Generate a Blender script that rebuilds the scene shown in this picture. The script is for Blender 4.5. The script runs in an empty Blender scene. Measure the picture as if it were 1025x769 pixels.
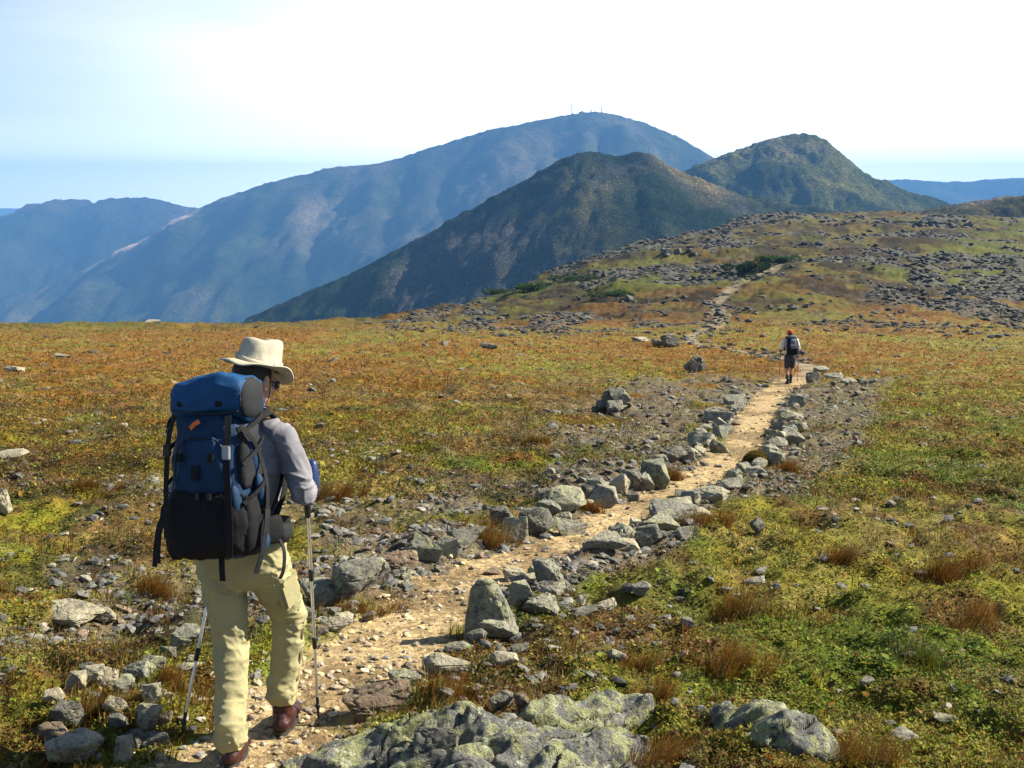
import bpy, bmesh, math, random
import numpy as np
from mathutils import Vector, Matrix, Euler

# ------------------------------------------------------------------ camera, sky, sun, exposure
scene = bpy.context.scene
COL = scene.collection
F = 1080.0                      # focal length in pixels of the photograph (1025 wide)
PITCH = math.atan(179 / F)      # camera looks down this much
cam_d = bpy.data.cameras.new("camera")
cam = bpy.data.objects.new("camera", cam_d)
COL.objects.link(cam)
cam_d.sensor_width = 36.0
cam_d.lens = 36.0 * F / 1025
cam_d.clip_start, cam_d.clip_end = 0.1, 90000
cam.location = (0, 0, 0)
cam.rotation_euler = (math.pi / 2 - PITCH, 0, 0)
scene.camera = cam

SUN_EL, SUN_AZ = math.radians(36), math.radians(76)   # azimuth clockwise from +Y (view direction)
world = bpy.data.worlds.new("World")
scene.world = world
world.use_nodes = True
wt = world.node_tree
wt.nodes.clear()
wo = wt.nodes.new("ShaderNodeOutputWorld")
bg = wt.nodes.new("ShaderNodeBackground")
sky = wt.nodes.new("ShaderNodeTexSky")
sky.sky_type = 'NISHITA'
sky.sun_disc = False
sky.sun_elevation = SUN_EL
sky.sun_rotation = SUN_AZ
sky.altitude = 1500
sky.air_density, sky.dust_density, sky.ozone_density = 1.0, 1.0, 1.0
# thin high cloud veil
tc = wt.nodes.new("ShaderNodeTexCoord")
mp = wt.nodes.new("ShaderNodeMapping")
mp.inputs["Scale"].default_value = (1.0, 1.6, 7.0)
nz = wt.nodes.new("ShaderNodeTexNoise")
nz.inputs["Scale"].default_value = 1.7
nz.inputs["Detail"].default_value = 7
nz.inputs["Roughness"].default_value = 0.5
rp = wt.nodes.new("ShaderNodeValToRGB")
rp.color_ramp.elements[0].position, rp.color_ramp.elements[1].position = 0.36, 0.64
rp.color_ramp.elements[0].color = (0.12, 0.12, 0.12, 1)
rp.color_ramp.elements[1].color = (0.95, 0.95, 0.95, 1)
mx = wt.nodes.new("ShaderNodeMix")
mx.data_type = 'RGBA'
mx.inputs[7].default_value = (8.6, 8.8, 9.1, 1)
wt.links.new(tc.outputs["Generated"], mp.inputs[0])
wt.links.new(mp.outputs[0], nz.inputs["Vector"])
wt.links.new(nz.outputs["Fac"], rp.inputs[0])
sx = wt.nodes.new("ShaderNodeSeparateXYZ")
wt.links.new(tc.outputs["Generated"], sx.inputs[0])
mr = wt.nodes.new("ShaderNodeMapRange"); mr.interpolation_type = 'SMOOTHSTEP'      # the veil thins out towards the zenith
for k, v in ((1, 0.16), (2, 0.62), (3, 1.0), (4, 0.08)): mr.inputs[k].default_value = v
wt.links.new(sx.outputs[2], mr.inputs[0])
ml = wt.nodes.new("ShaderNodeMath"); ml.operation = 'MULTIPLY'
wt.links.new(rp.outputs[0], ml.inputs[0]); wt.links.new(mr.outputs[0], ml.inputs[1])
mr2 = wt.nodes.new("ShaderNodeMapRange"); mr2.interpolation_type = 'SMOOTHSTEP'    # and is densest on the sun's side
for k, v in ((1, 0.38), (2, 0.74), (3, 0.40), (4, 1.2)): mr2.inputs[k].default_value = v
dt = wt.nodes.new("ShaderNodeVectorMath"); dt.operation = 'DOT_PRODUCT'; dt.inputs[1].default_value = (0.5, 0.75, 0)
wt.links.new(tc.outputs["Generated"], dt.inputs[0]); wt.links.new(dt.outputs["Value"], mr2.inputs[0])
ml2 = wt.nodes.new("ShaderNodeMath"); ml2.operation = 'MULTIPLY'; ml2.use_clamp = True
wt.links.new(ml.outputs[0], ml2.inputs[0]); wt.links.new(mr2.outputs[0], ml2.inputs[1])
wt.links.new(ml2.outputs[0], mx.inputs[0])
wt.links.new(sky.outputs[0], mx.inputs[6])
# glare of the low air under the sun's side of the sky
mr3 = wt.nodes.new("ShaderNodeMapRange"); mr3.interpolation_type = 'SMOOTHSTEP'
for k, v in ((1, 0.02), (2, 0.30), (3, 0.40), (4, 0.0)): mr3.inputs[k].default_value = v
wt.links.new(sx.outputs[2], mr3.inputs[0])
ml3 = wt.nodes.new("ShaderNodeMath"); ml3.operation = 'MULTIPLY'; ml3.use_clamp = True
pw = wt.nodes.new("ShaderNodeMath"); pw.operation = 'POWER'; pw.inputs[1].default_value = 2.0
wt.links.new(mr2.outputs[0], pw.inputs[0])
wt.links.new(mr3.outputs[0], ml3.inputs[0]); wt.links.new(pw.outputs[0], ml3.inputs[1])
mr4 = wt.nodes.new("ShaderNodeMapRange"); mr4.interpolation_type = 'SMOOTHSTEP'    # milky air right on the horizon
for k, v in ((1, 0.0), (2, 0.085), (3, 0.55), (4, 0.0)): mr4.inputs[k].default_value = v
wt.links.new(sx.outputs[2], mr4.inputs[0])
ml4 = wt.nodes.new("ShaderNodeMath"); ml4.operation = 'ADD'; ml4.use_clamp = True
wt.links.new(ml3.outputs[0], ml4.inputs[0]); wt.links.new(mr4.outputs[0], ml4.inputs[1])
mx2 = wt.nodes.new("ShaderNodeMix"); mx2.data_type = 'RGBA'; mx2.inputs[7].default_value = (29, 28.7, 28.4, 1)
wt.links.new(ml4.outputs[0], mx2.inputs[0]); wt.links.new(mx.outputs[2], mx2.inputs[6])
wt.links.new(mx2.outputs[2], bg.inputs[0])
bg.inputs[1].default_value = 0.05
wt.links.new(bg.outputs[0], wo.inputs[0])

sun_d = bpy.data.lights.new("sun", 'SUN')
sun_d.energy = 5.0
sun_d.angle = math.radians(0.5)
sun_d.color = (1.0, 0.93, 0.80)
sun = bpy.data.objects.new("sun", sun_d)
COL.objects.link(sun)
sdir = Vector((math.cos(SUN_EL) * math.sin(SUN_AZ), math.cos(SUN_EL) * math.cos(SUN_AZ), math.sin(SUN_EL)))
sun.rotation_euler = (-sdir).to_track_quat('-Z', 'Y').to_euler()

scene.view_settings.view_transform = 'Standard'
scene.view_settings.look = 'None'
scene.view_settings.gamma = 1.0
scene.view_settings.use_curve_mapping = False
scene.view_settings.exposure = 1.5
scene.render.engine = 'CYCLES'
scene.cycles.max_bounces = 6
scene.cycles.diffuse_bounces = 2
scene.cycles.glossy_bounces = 2
scene.cycles.volume_bounces = 1
scene.cycles.use_denoising = True

# ------------------------------------------------------------------ small helpers
RNG = np.random.default_rng(7)
_tab = np.random.default_rng(99).random(65536)

def _h(ix, iy, iz):
    n = (ix.astype(np.int64) * 73856093) ^ (iy.astype(np.int64) * 19349663) ^ (iz.astype(np.int64) * 83492791)
    n = (n ^ (n >> 13)) * 1274126177
    return _tab[(n ^ (n >> 16)) & 65535]

def vnoise(x, y, z=None):
    """value noise, 0..1"""
    x = np.asarray(x, float); y = np.asarray(y, float)
    z = np.zeros_like(x) if z is None else np.asarray(z, float)
    ix, iy, iz = np.floor(x), np.floor(y), np.floor(z)
    fx, fy, fz = x - ix, y - iy, z - iz
    fx, fy, fz = (f * f * f * (f * (f * 6 - 15) + 10) for f in (fx, fy, fz))
    r = 0
    for dx in (0, 1):
        wx = fx if dx else 1 - fx
        for dy in (0, 1):
            wy = fy if dy else 1 - fy
            for dz in (0, 1):
                wz = fz if dz else 1 - fz
                if dz and not np.any(fz):
                    continue
                r = r + wx * wy * wz * _h(ix + dx, iy + dy, iz + dz)
    return r

def fbm(x, y, z=None, octs=4, gain=0.5):
    a, s, t = 1.0, 0.0, 0.0
    x = np.asarray(x, float); y = np.asarray(y, float)
    for o in range(octs):
        k = 2.03 ** o
        s = s + a * vnoise(x * k + 17.3 * o, y * k - 9.1 * o, None if z is None else np.asarray(z) * k + 5.7 * o)
        t += a; a *= gain
    return s / t

def smooth(a, b, x):
    t = np.clip((x - a) / (b - a), 0, 1)
    return t * t * (3 - 2 * t)

def mk_mesh(name, V, Fc, smooth_shade=True):
    """V (n,3) array, Fc (m,k) int array with k = 3 or 4"""
    V = np.ascontiguousarray(V, dtype=np.float32)
    Fc = np.ascontiguousarray(Fc, dtype=np.int32)
    me = bpy.data.meshes.new(name)
    me.vertices.add(len(V)); me.vertices.foreach_set("co", V.ravel())
    k = Fc.shape[1]
    me.loops.add(Fc.size); me.loops.foreach_set("vertex_index", Fc.ravel())
    me.polygons.add(len(Fc))
    me.polygons.foreach_set("loop_start", np.arange(0, Fc.size, k, dtype=np.int32))
    me.polygons.foreach_set("use_smooth", np.full(len(Fc), smooth_shade))
    me.update(calc_edges=True)
    return me

def add_col(me, name, C):
    C = np.asarray(C, dtype=np.float32)
    if C.shape[1] == 3:
        C = np.concatenate([C, np.ones((len(C), 1), np.float32)], 1)
    at = me.attributes.new(name, 'FLOAT_COLOR', 'POINT')
    at.data.foreach_set("color", np.ascontiguousarray(C, dtype=np.float32).ravel())

def link(name, me, mat=None, parent=None, loc=None):
    o = bpy.data.objects.new(name, me)
    COL.objects.link(o)
    if mat is not None:
        me.materials.append(mat)
    if parent is not None:
        o.parent = parent
    if loc is not None:
        o.location = loc
    return o

def empty(name, loc=(0, 0, 0), rz=0.0):
    o = bpy.data.objects.new(name, None)
    COL.objects.link(o)
    o.location = loc
    o.rotation_euler = (0, 0, rz)
    o.empty_display_size = 0.1
    return o

def tag(o, label=None, cat=None, group=None, kind=None):
    if label: o["label"] = label
    if cat: o["category"] = cat
    if group: o["group"] = group
    if kind: o["kind"] = kind
    return o

def grid_faces(nr, nc, closed=False):
    i = np.arange(nr - 1)[:, None]
    j = np.arange(nc if closed else nc - 1)[None, :]
    j2 = (j + 1) % nc
    a = i * nc + j; b = i * nc + j2; c = (i + 1) * nc + j2; d = (i + 1) * nc + j
    return np.stack([a, b, c, d], -1).reshape(-1, 4)

# ------------------------------------------------------------------ pixel -> ray
CP, SP = math.cos(PITCH), math.sin(PITCH)
def ray(u, v):
    a = (u - 512.5) / F; b = (v - 384.5) / F
    return np.array([a, CP - b * SP, -SP - b * CP])     # x, y (forward), z
def slope(v):
    return np.tan(np.arctan((np.asarray(v, float) - 384.5) / F) + PITCH)
def at_depth(u, v, Y):
    r = ray(u, v); return r / r[1] * Y
def project(x, y, z):
    zc = y * CP - z * SP
    return 512.5 + F * x / zc, 384.5 - F * (y * SP + z * CP) / zc

# ------------------------------------------------------------------ materials
def nmat(name):
    m = bpy.data.materials.new(name)
    m.use_nodes = True
    t = m.node_tree
    b = t.nodes["Principled BSDF"]
    b.inputs["Specular IOR Level"].default_value = 0.25
    b.inputs["Roughness"].default_value = 0.85
    return m, t, b
def N(t, typ, **kw):
    n = t.nodes.new(typ)
    for k, v in kw.items():
        if k.startswith("i_"):
            n.inputs[k[2:]].default_value = v
        else:
            setattr(n, k, v)
    return n
def noise(t, vec, scale, detail=4, rough=0.55):
    n = N(t, "ShaderNodeTexNoise"); n.inputs["Scale"].default_value = scale
    n.inputs["Detail"].default_value = detail; n.inputs["Roughness"].default_value = rough
    if vec is not None: t.links.new(vec, n.inputs["Vector"])
    return n.outputs["Fac"]
def ramp(t, fac, stops):
    r = N(t, "ShaderNodeValToRGB"); e = r.color_ramp.elements
    while len(e) < len(stops): e.new(0.5)
    for k, (p, c) in enumerate(stops):
        e[k].position = p; e[k].color = tuple(c) + (1,) if len(c) == 3 else c
    t.links.new(fac, r.inputs[0]); return r.outputs[0]
def mixc(t, fac, a, b, mode='MIX'):
    m = N(t, "ShaderNodeMix", data_type='RGBA', blend_type=mode)
    for sock, val in ((m.inputs[0], fac), (m.inputs[6], a), (m.inputs[7], b)):
        if hasattr(val, "is_output"): t.links.new(val, sock)
        elif isinstance(val, (int, float)): sock.default_value = val
        else: sock.default_value = tuple(val) + ((1,) if len(val) == 3 else ())
    return m.outputs[2]
def bump(t, b, h, strength, dist):
    n = N(t, "ShaderNodeBump"); n.inputs["Strength"].default_value = strength
    n.inputs["Distance"].default_value = dist
    t.links.new(h, n.inputs["Height"]); t.links.new(n.outputs[0], b.inputs["Normal"])
def position(t):
    return N(t, "ShaderNodeNewGeometry").outputs["Position"]

def mat_ground():
    m, t, b = nmat("tundra_ground")
    p = position(t)
    c = N(t, "ShaderNodeAttribute", attribute_name="col").outputs["Color"]
    g = N(t, "ShaderNodeAttribute", attribute_name="grav").outputs["Fac"]
    v = N(t, "ShaderNodeTexVoronoi"); v.inputs["Scale"].default_value = 22
    t.links.new(p, v.inputs["Vector"])
    peb = ramp(t, v.outputs["Color"], [(0.1, (0.55, 0.52, 0.5)), (0.5, (0.95, 0.93, 0.9)), (0.9, (1.45, 1.4, 1.3))])
    pc = mixc(t, 1.0, c, peb, 'MULTIPLY')
    n1 = ramp(t, noise(t, p, 9, 6), [(0.3, (0.35, 0.4, 0.35)), (0.5, (1, 1, 1)), (0.72, (1.5, 1.35, 1.2))])
    tc_ = mixc(t, 1.0, c, n1, 'MULTIPLY')
    n2 = ramp(t, noise(t, p, 55, 3), [(0.3, (0.5, 0.52, 0.5)), (0.5, (1, 1, 1)), (0.7, (1.45, 1.4, 1.3))])
    tc_ = mixc(t, 0.85, tc_, n2, 'MULTIPLY')
    pc = mixc(t, 0.6, pc, n2, 'MULTIPLY')
    o = mixc(t, g, tc_, pc)
    t.links.new(o, b.inputs["Base Color"])
    b.inputs["Roughness"].default_value = 0.95
    b.inputs["Specular IOR Level"].default_value = 0.1
    bump(t, b, noise(t, p, 30, 5, 0.65), 0.9, 0.03)
    return m

def mat_leaf(name):
    m, t, b = nmat(name)
    c = N(t, "ShaderNodeAttribute", attribute_name="col").outputs["Color"]
    t.links.new(c, b.inputs["Base Color"])
    b.inputs["Roughness"].default_value = 0.75
    b.inputs["Specular IOR Level"].default_value = 0.15
    # thin leaves and dry blades let light through
    tr = N(t, "ShaderNodeBsdfTranslucent"); t.links.new(c, tr.inputs["Color"])
    ms = N(t, "ShaderNodeMixShader"); ms.inputs[0].default_value = 0.35
    out = t.nodes["Material Output"]
    t.links.new(b.outputs[0], ms.inputs[1]); t.links.new(tr.outputs[0], ms.inputs[2])
    t.links.new(ms.outputs[0], out.inputs["Surface"])
    return m

def mat_rock(name, base, dark, lichen, lich_amt, scale=1.0, tint=0.5):
    m, t, b = nmat(name)
    p = position(t)
    oi = N(t, "ShaderNodeObjectInfo").outputs["Random"]
    n1 = noise(t, p, 5 * scale, 6, 0.6)
    c = ramp(t, n1, [(0.28, dark), (0.5, base), (0.75, tuple(min(1, k * 1.5) for k in base))])
    l = noise(t, p, 13 * scale, 7, 0.72)
    lm = ramp(t, l, [(0.60 - 0.22 * lich_amt, (0, 0, 0)), (0.66 - 0.2 * lich_amt, (1, 1, 1))])
    c = mixc(t, lm, c, lichen)
    s = noise(t, p, 70 * scale, 4, 0.7)
    sp = ramp(t, s, [(0.33, (0.3, 0.3, 0.3)), (0.47, (1, 1, 1)), (0.62, (1.15, 1.15, 1.12))])
    c = mixc(t, 0.8, c, sp, 'MULTIPLY')
    dk = ramp(t, noise(t, p, 24 * scale, 6, 0.75), [(0.36, (0.18, 0.18, 0.17)), (0.46, (1, 1, 1))])
    c = mixc(t, 0.75, c, dk, 'MULTIPLY')
    tv = ramp(t, oi, [(0.0, (0.72, 0.74, 0.74)), (0.5, (1, 0.98, 0.94)), (1.0, (1.3, 1.22, 1.08))])
    c = mixc(t, tint, c, tv, 'MULTIPLY')
    t.links.new(c, b.inputs["Base Color"])
    b.inputs["Roughness"].default_value = 0.9
    h = N(t, "ShaderNodeMath", operation='ADD')
    t.links.new(noise(t, p, 18 * scale, 8, 0.7), h.inputs[0]); t.links.new(l, h.inputs[1])
    bump(t, b, h.outputs[0], 0.8, 0.03 / scale)
    return m

def mat_cloth(name, c, var=0.25, weave=900, rough=0.9, sheen=0.0):
    m, t, b = nmat(name)
    p = N(t, "ShaderNodeTexCoord").outputs["Object"]
    n = noise(t, p, 7, 4)
    cc = ramp(t, n, [(0.3, tuple(k * (1 - var) for k in c)), (0.7, tuple(min(1, k * (1 + var)) for k in c))])
    t.links.new(cc, b.inputs["Base Color"])
    b.inputs["Roughness"].default_value = rough
    b.inputs["Specular IOR Level"].default_value = 0.2
    h = N(t, "ShaderNodeMath", operation='MULTIPLY_ADD'); h.inputs[1].default_value = 3.0
    t.links.new(noise(t, p, 28, 4, 0.6), h.inputs[0]); t.links.new(noise(t, p, weave, 1), h.inputs[2])
    bump(t, b, h.outputs[0], 0.35, 0.006)
    return m

def mat_plain(name, c, rough=0.6, metal=0.0, spec=0.3, var=0.15, sc=30):
    m, t, b = nmat(name)
    p = N(t, "ShaderNodeTexCoord").outputs["Object"]
    cc = ramp(t, noise(t, p, sc, 3), [(0.3, tuple(k * (1 - var) for k in c)), (0.7, tuple(min(1, k * (1 + var)) for k in c))])
    t.links.new(cc, b.inputs["Base Color"])
    b.inputs["Roughness"].default_value = rough
    b.inputs["Metallic"].default_value = metal
    b.inputs["Specular IOR Level"].default_value = spec
    return m

def mat_hill(name, sc=1.0, spk=0.8):
    m, t, b = nmat(name)
    p = position(t)
    c = N(t, "ShaderNodeAttribute", attribute_name="col").outputs["Color"]
    n = ramp(t, noise(t, p, 0.02 * sc, 7, 0.65), [(0.3, (0.55, 0.6, 0.55)), (0.5, (1, 1, 1)), (0.7, (1.6, 1.5, 1.4))])
    c = mixc(t, 1.0, c, n, 'MULTIPLY')
    s = ramp(t, noise(t, p, 0.30 * sc, 3, 0.7), [(0.34, (.4, .45, .4)), (0.5, (1, 1, 1)), (0.57, (1, 1, 1)), (0.66, (3.4, 3.2, 2.9))])
    c = mixc(t, spk, c, s, 'MULTIPLY')
    big = ramp(t, noise(t, p, 0.006 * sc, 6, 0.6), [(0.38, (0.5, 0.58, 0.5)), (0.5, (1, 1, 1)), (0.62, (1.5, 1.4, 1.25))])
    c = mixc(t, 1.0, c, big, 'MULTIPLY')
    t.links.new(c, b.inputs["Base Color"])
    b.inputs["Roughness"].default_value = 1.0
    b.inputs["Specular IOR Level"].default_value = 0.0
    bump(t, b, noise(t, p, 0.05 * sc, 8, 0.7), 1.0, 14 / sc)
    return m

# ------------------------------------------------------------------ the lie of the land
# depth rows (m) and columns (photo x) where the height of the land is known from the photograph
UC = np.array([-900., -300, 0, 200, 330, 400, 450, 500, 560, 600, 650, 700, 760, 800, 900, 1025, 1300, 1900])
YR = np.array([35., 50, 70, 100, 150, 200, 260, 330, 400])
VT = {  # photo y of the ground at each depth row
    -900: [380, 362, 346, 331, 320, 312, 306, 301, 297],
    -300: [380, 361, 345, 330, 319, 311, 305, 300, 296],
    0:    [380, 360, 344, 330, 318, 310, 304, 300, 296],
    200:  [380, 360, 344, 330, 318, 310, 303, 299, 295],
    330:  [380, 360, 344, 329, 317, 308, 302, 297, 294],
    400:  [380, 360, 344, 329, 315, 306, 300, 296, 293],
    450:  [380, 358, 341, 328, 311, 302, 296, 291, 288],
    500:  [380, 359, 342, 328, 309, 294, 287, 281, 277],
    560:  [380, 360, 344, 328, 305, 284, 268, 262, 258],
    600:  [380, 361, 344, 328, 301, 278, 259, 252, 249],
    650:  [380, 361, 344, 326, 297, 272, 250, 240, 236],
    700:  [380, 361, 343, 324, 293, 268, 246, 232, 226],
    760:  [380, 361, 342, 321, 289, 264, 243, 224, 213],
    800:  [380, 361, 341, 320, 287, 263, 242, 225, 214],
    900:  [380, 362, 342, 321, 288, 265, 244, 227, 214],
    1025: [380, 362, 343, 323, 291, 268, 247, 231, 220],
    1300: [380, 362, 343, 324, 294, 272, 252, 237, 227],
    1900: [380, 362, 343, 325, 297, 276, 256, 243, 234],
}
CREST = {-900: 100, -300: 100, 0: 100, 200: 102, 330: 106, 400: 122, 450: 165, 500: 205, 560: 262, 600: 272, 650: 285,
         700: 340, 760: 405, 800: 415, 900: 420, 1025: 425, 1300: 430, 1900: 430}
SLOPE_A, SLOPE_B = 0.108, 1.878
ST = np.array([slope(VT[int(u)]) for u in UC])                      # slope below the horizon
ST[:, 0] = SLOPE_A + SLOPE_B / 35
CR = np.array([float(CREST[int(u)]) for u in UC])
_uq = np.linspace(-900, 1900, 561)
def _gs(a, n):
    k = np.exp(-0.5 * (np.arange(-3 * n, 3 * n + 1) / n) ** 2); k /= k.sum()
    return np.convolve(np.pad(a, 3 * n, mode='edge'), k, 'valid')
_SQ = np.stack([_gs(np.interp(_uq, UC, ST[:, j]), 4) for j in range(len(YR))], 1)
_CQ = _gs(np.interp(_uq, UC, CR), 4)
_lq = np.linspace(math.log(35), math.log(400), 240)
def _cubic(xs, ys, xq):
    d = np.gradient(ys, xs, axis=-1)
    k = np.clip(np.searchsorted(xs, xq) - 1, 0, len(xs) - 2)
    h = (xs[k + 1] - xs[k]); t = (xq - xs[k]) / h
    return ((2*t**3 - 3*t**2 + 1) * ys[..., k] + (t**3 - 2*t**2 + t) * h * d[..., k]
            + (-2*t**3 + 3*t**2) * ys[..., k + 1] + (t**3 - t**2) * h * d[..., k + 1])
_SG = _cubic(np.log(YR), _SQ, _lq)                                   # (561, 240)

def base_z(x, y):
    x = np.asarray(x, float); y = np.asarray(y, float)
    zn = -SLOPE_B - SLOPE_A * y
    yy = np.clip(y, 30, None)
    # column of the photograph this spot lies on
    uc = 512.5 + F * x / (yy * CP + 0.13 * yy * SP)
    fu = np.clip((uc + 900) / 5.0, 0, 559.999); iu = fu.astype(int); tu = fu - iu
    yc = _CQ[iu] * (1 - tu) + _CQ[iu + 1] * tu
    def table(Y):
        fl = np.clip((np.log(np.clip(Y, 35, 399.9)) - _lq[0]) / (_lq[1] - _lq[0]), 0, 238.999)
        il = fl.astype(int); tl = fl - il
        s = (_SG[iu, il] * (1 - tu) + _SG[iu + 1, il] * tu) * (1 - tl) + (_SG[iu, il + 1] * (1 - tu) + _SG[iu + 1, il + 1] * tu) * tl
        return -s * Y
    zt = table(np.minimum(yy, yc))
    w = np.clip(yy - yc, 0, None)
    zt = zt - 0.34 * (np.sqrt(w * w + 25.0 ** 2) - 25.0)              # falls away past the crest
    k = smooth(32, 42, y)
    z = zn * (1 - k) + zt * k
    # the far right and far left behave like the plane near by
    return z

def crest_y(x, y):
    yy = np.clip(y, 30, None)
    return np.interp(512.5 + F * x / (yy * CP + 0.13 * yy * SP), _uq, _CQ)

def at0(u, v):
    """where the photo's pixel meets the land (before bumps)"""
    r = ray(u, v)
    Y = np.exp(np.linspace(math.log(1.2), math.log(430), 1600))
    zr = r[2] / r[1] * Y; xr = r[0] / r[1] * Y
    d = zr - base_z(xr, Y)
    k = np.nonzero(d <= 0)[0]
    if len(k) == 0:
        k = int(np.argmin(np.where(Y > 90, d / Y, 9)))
    else:
        k = int(k[0])
    return float(xr[k]), float(Y[k])

# the trail: photo points of its middle and its width in photo pixels
TRAIL_PX = [(150, 830, 260), (205, 775, 210), (250, 742, 180), (300, 700, 165), (350, 668, 160), (405, 630, 135), (435, 600, 110), (470, 575, 90), (520, 552, 84),
            (580, 530, 74), (625, 509, 64), (672, 488, 60), (708, 470, 50), (736, 448, 50), (752, 425, 42),
            (766, 402, 38), (782, 387, 34), (802, 377, 28), (812, 369, 20), (795, 361, 12), (760, 354, 9), (715, 348, 8), (690, 341, 9), (700, 334, 10),
            (718, 325, 13), (722, 313, 11), (716, 304, 9), (728, 295, 9), (750, 284, 9), (775, 273, 8), (800, 263, 6), (830, 259, 4)]
TR = []
for u, v, w in TRAIL_PX:
    x, y = at0(u, v)
    TR.append((x, y, 0.5 * w * y / F * (0.92 if v > 480 else 0.85 if v > 366 else 1.3)))
TR = np.array(TR)
def _dense(P, n=6):
    out = []
    for i in range(len(P) - 1):
        p0, p1, p2, p3 = P[max(i - 1, 0)], P[i], P[i + 1], P[min(i + 2, len(P) - 1)]
        for t in np.arange(n) / n:
            out.append(0.5 * ((2 * p1) + (-p0 + p2) * t + (2*p0 - 5*p1 + 4*p2 - p3) * t*t + (-p0 + 3*p1 - 3*p2 + p3) * t**3))
    out.append(P[-1]); return np.array(out)
TD = _dense(TR, 5)

def trail_dist(x, y):
    """signed distance beyond the trail's edge (negative inside) and which side (+1 right)"""
    x = np.asarray(x, float).ravel(); y = np.asarray(y, float).ravel()
    best = np.full(x.shape, 1e9); side = np.ones(x.shape)
    lim = np.nonzero((y < 330))[0]
    xl, yl = x[lim], y[lim]
    bl = best[lim]; sl = side[lim]
    for a, b_ in zip(TD[:-1], TD[1:]):
        dx, dy = b_[0] - a[0], b_[1] - a[1]
        L2 = dx * dx + dy * dy + 1e-12
        t = np.clip(((xl - a[0]) * dx + (yl - a[1]) * dy) / L2, 0, 1)
        px, py = xl - a[0] - t * dx, yl - a[1] - t * dy
        d = np.sqrt(px * px + py * py) - (a[2] + t * (b_[2] - a[2]))
        k = d < bl
        bl = np.where(k, d, bl)
        sl = np.where(k, np.sign(dy * px - dx * py), sl)
    best[lim] = bl; side[lim] = sl
    return best, side

PAL = {k: np.array(v) * 0.60 for k, v in dict(
    green=(.145, .190, .020), moss=(.25, .285, .025), olive=(.265, .240, .034), orange=(.28, .124, .016), rust=(.23, .095, .016),
    brown=(.125, .075, .030), red=(.13, .055, .032), straw=(.36, .26, .09), gravel=(.19, .165, .125), dark=(.05, .045, .025),
    trail=(.64, .48, .255), scree=(.15, .145, .13), farpath=(.42, .36, .26)).items()}

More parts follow.
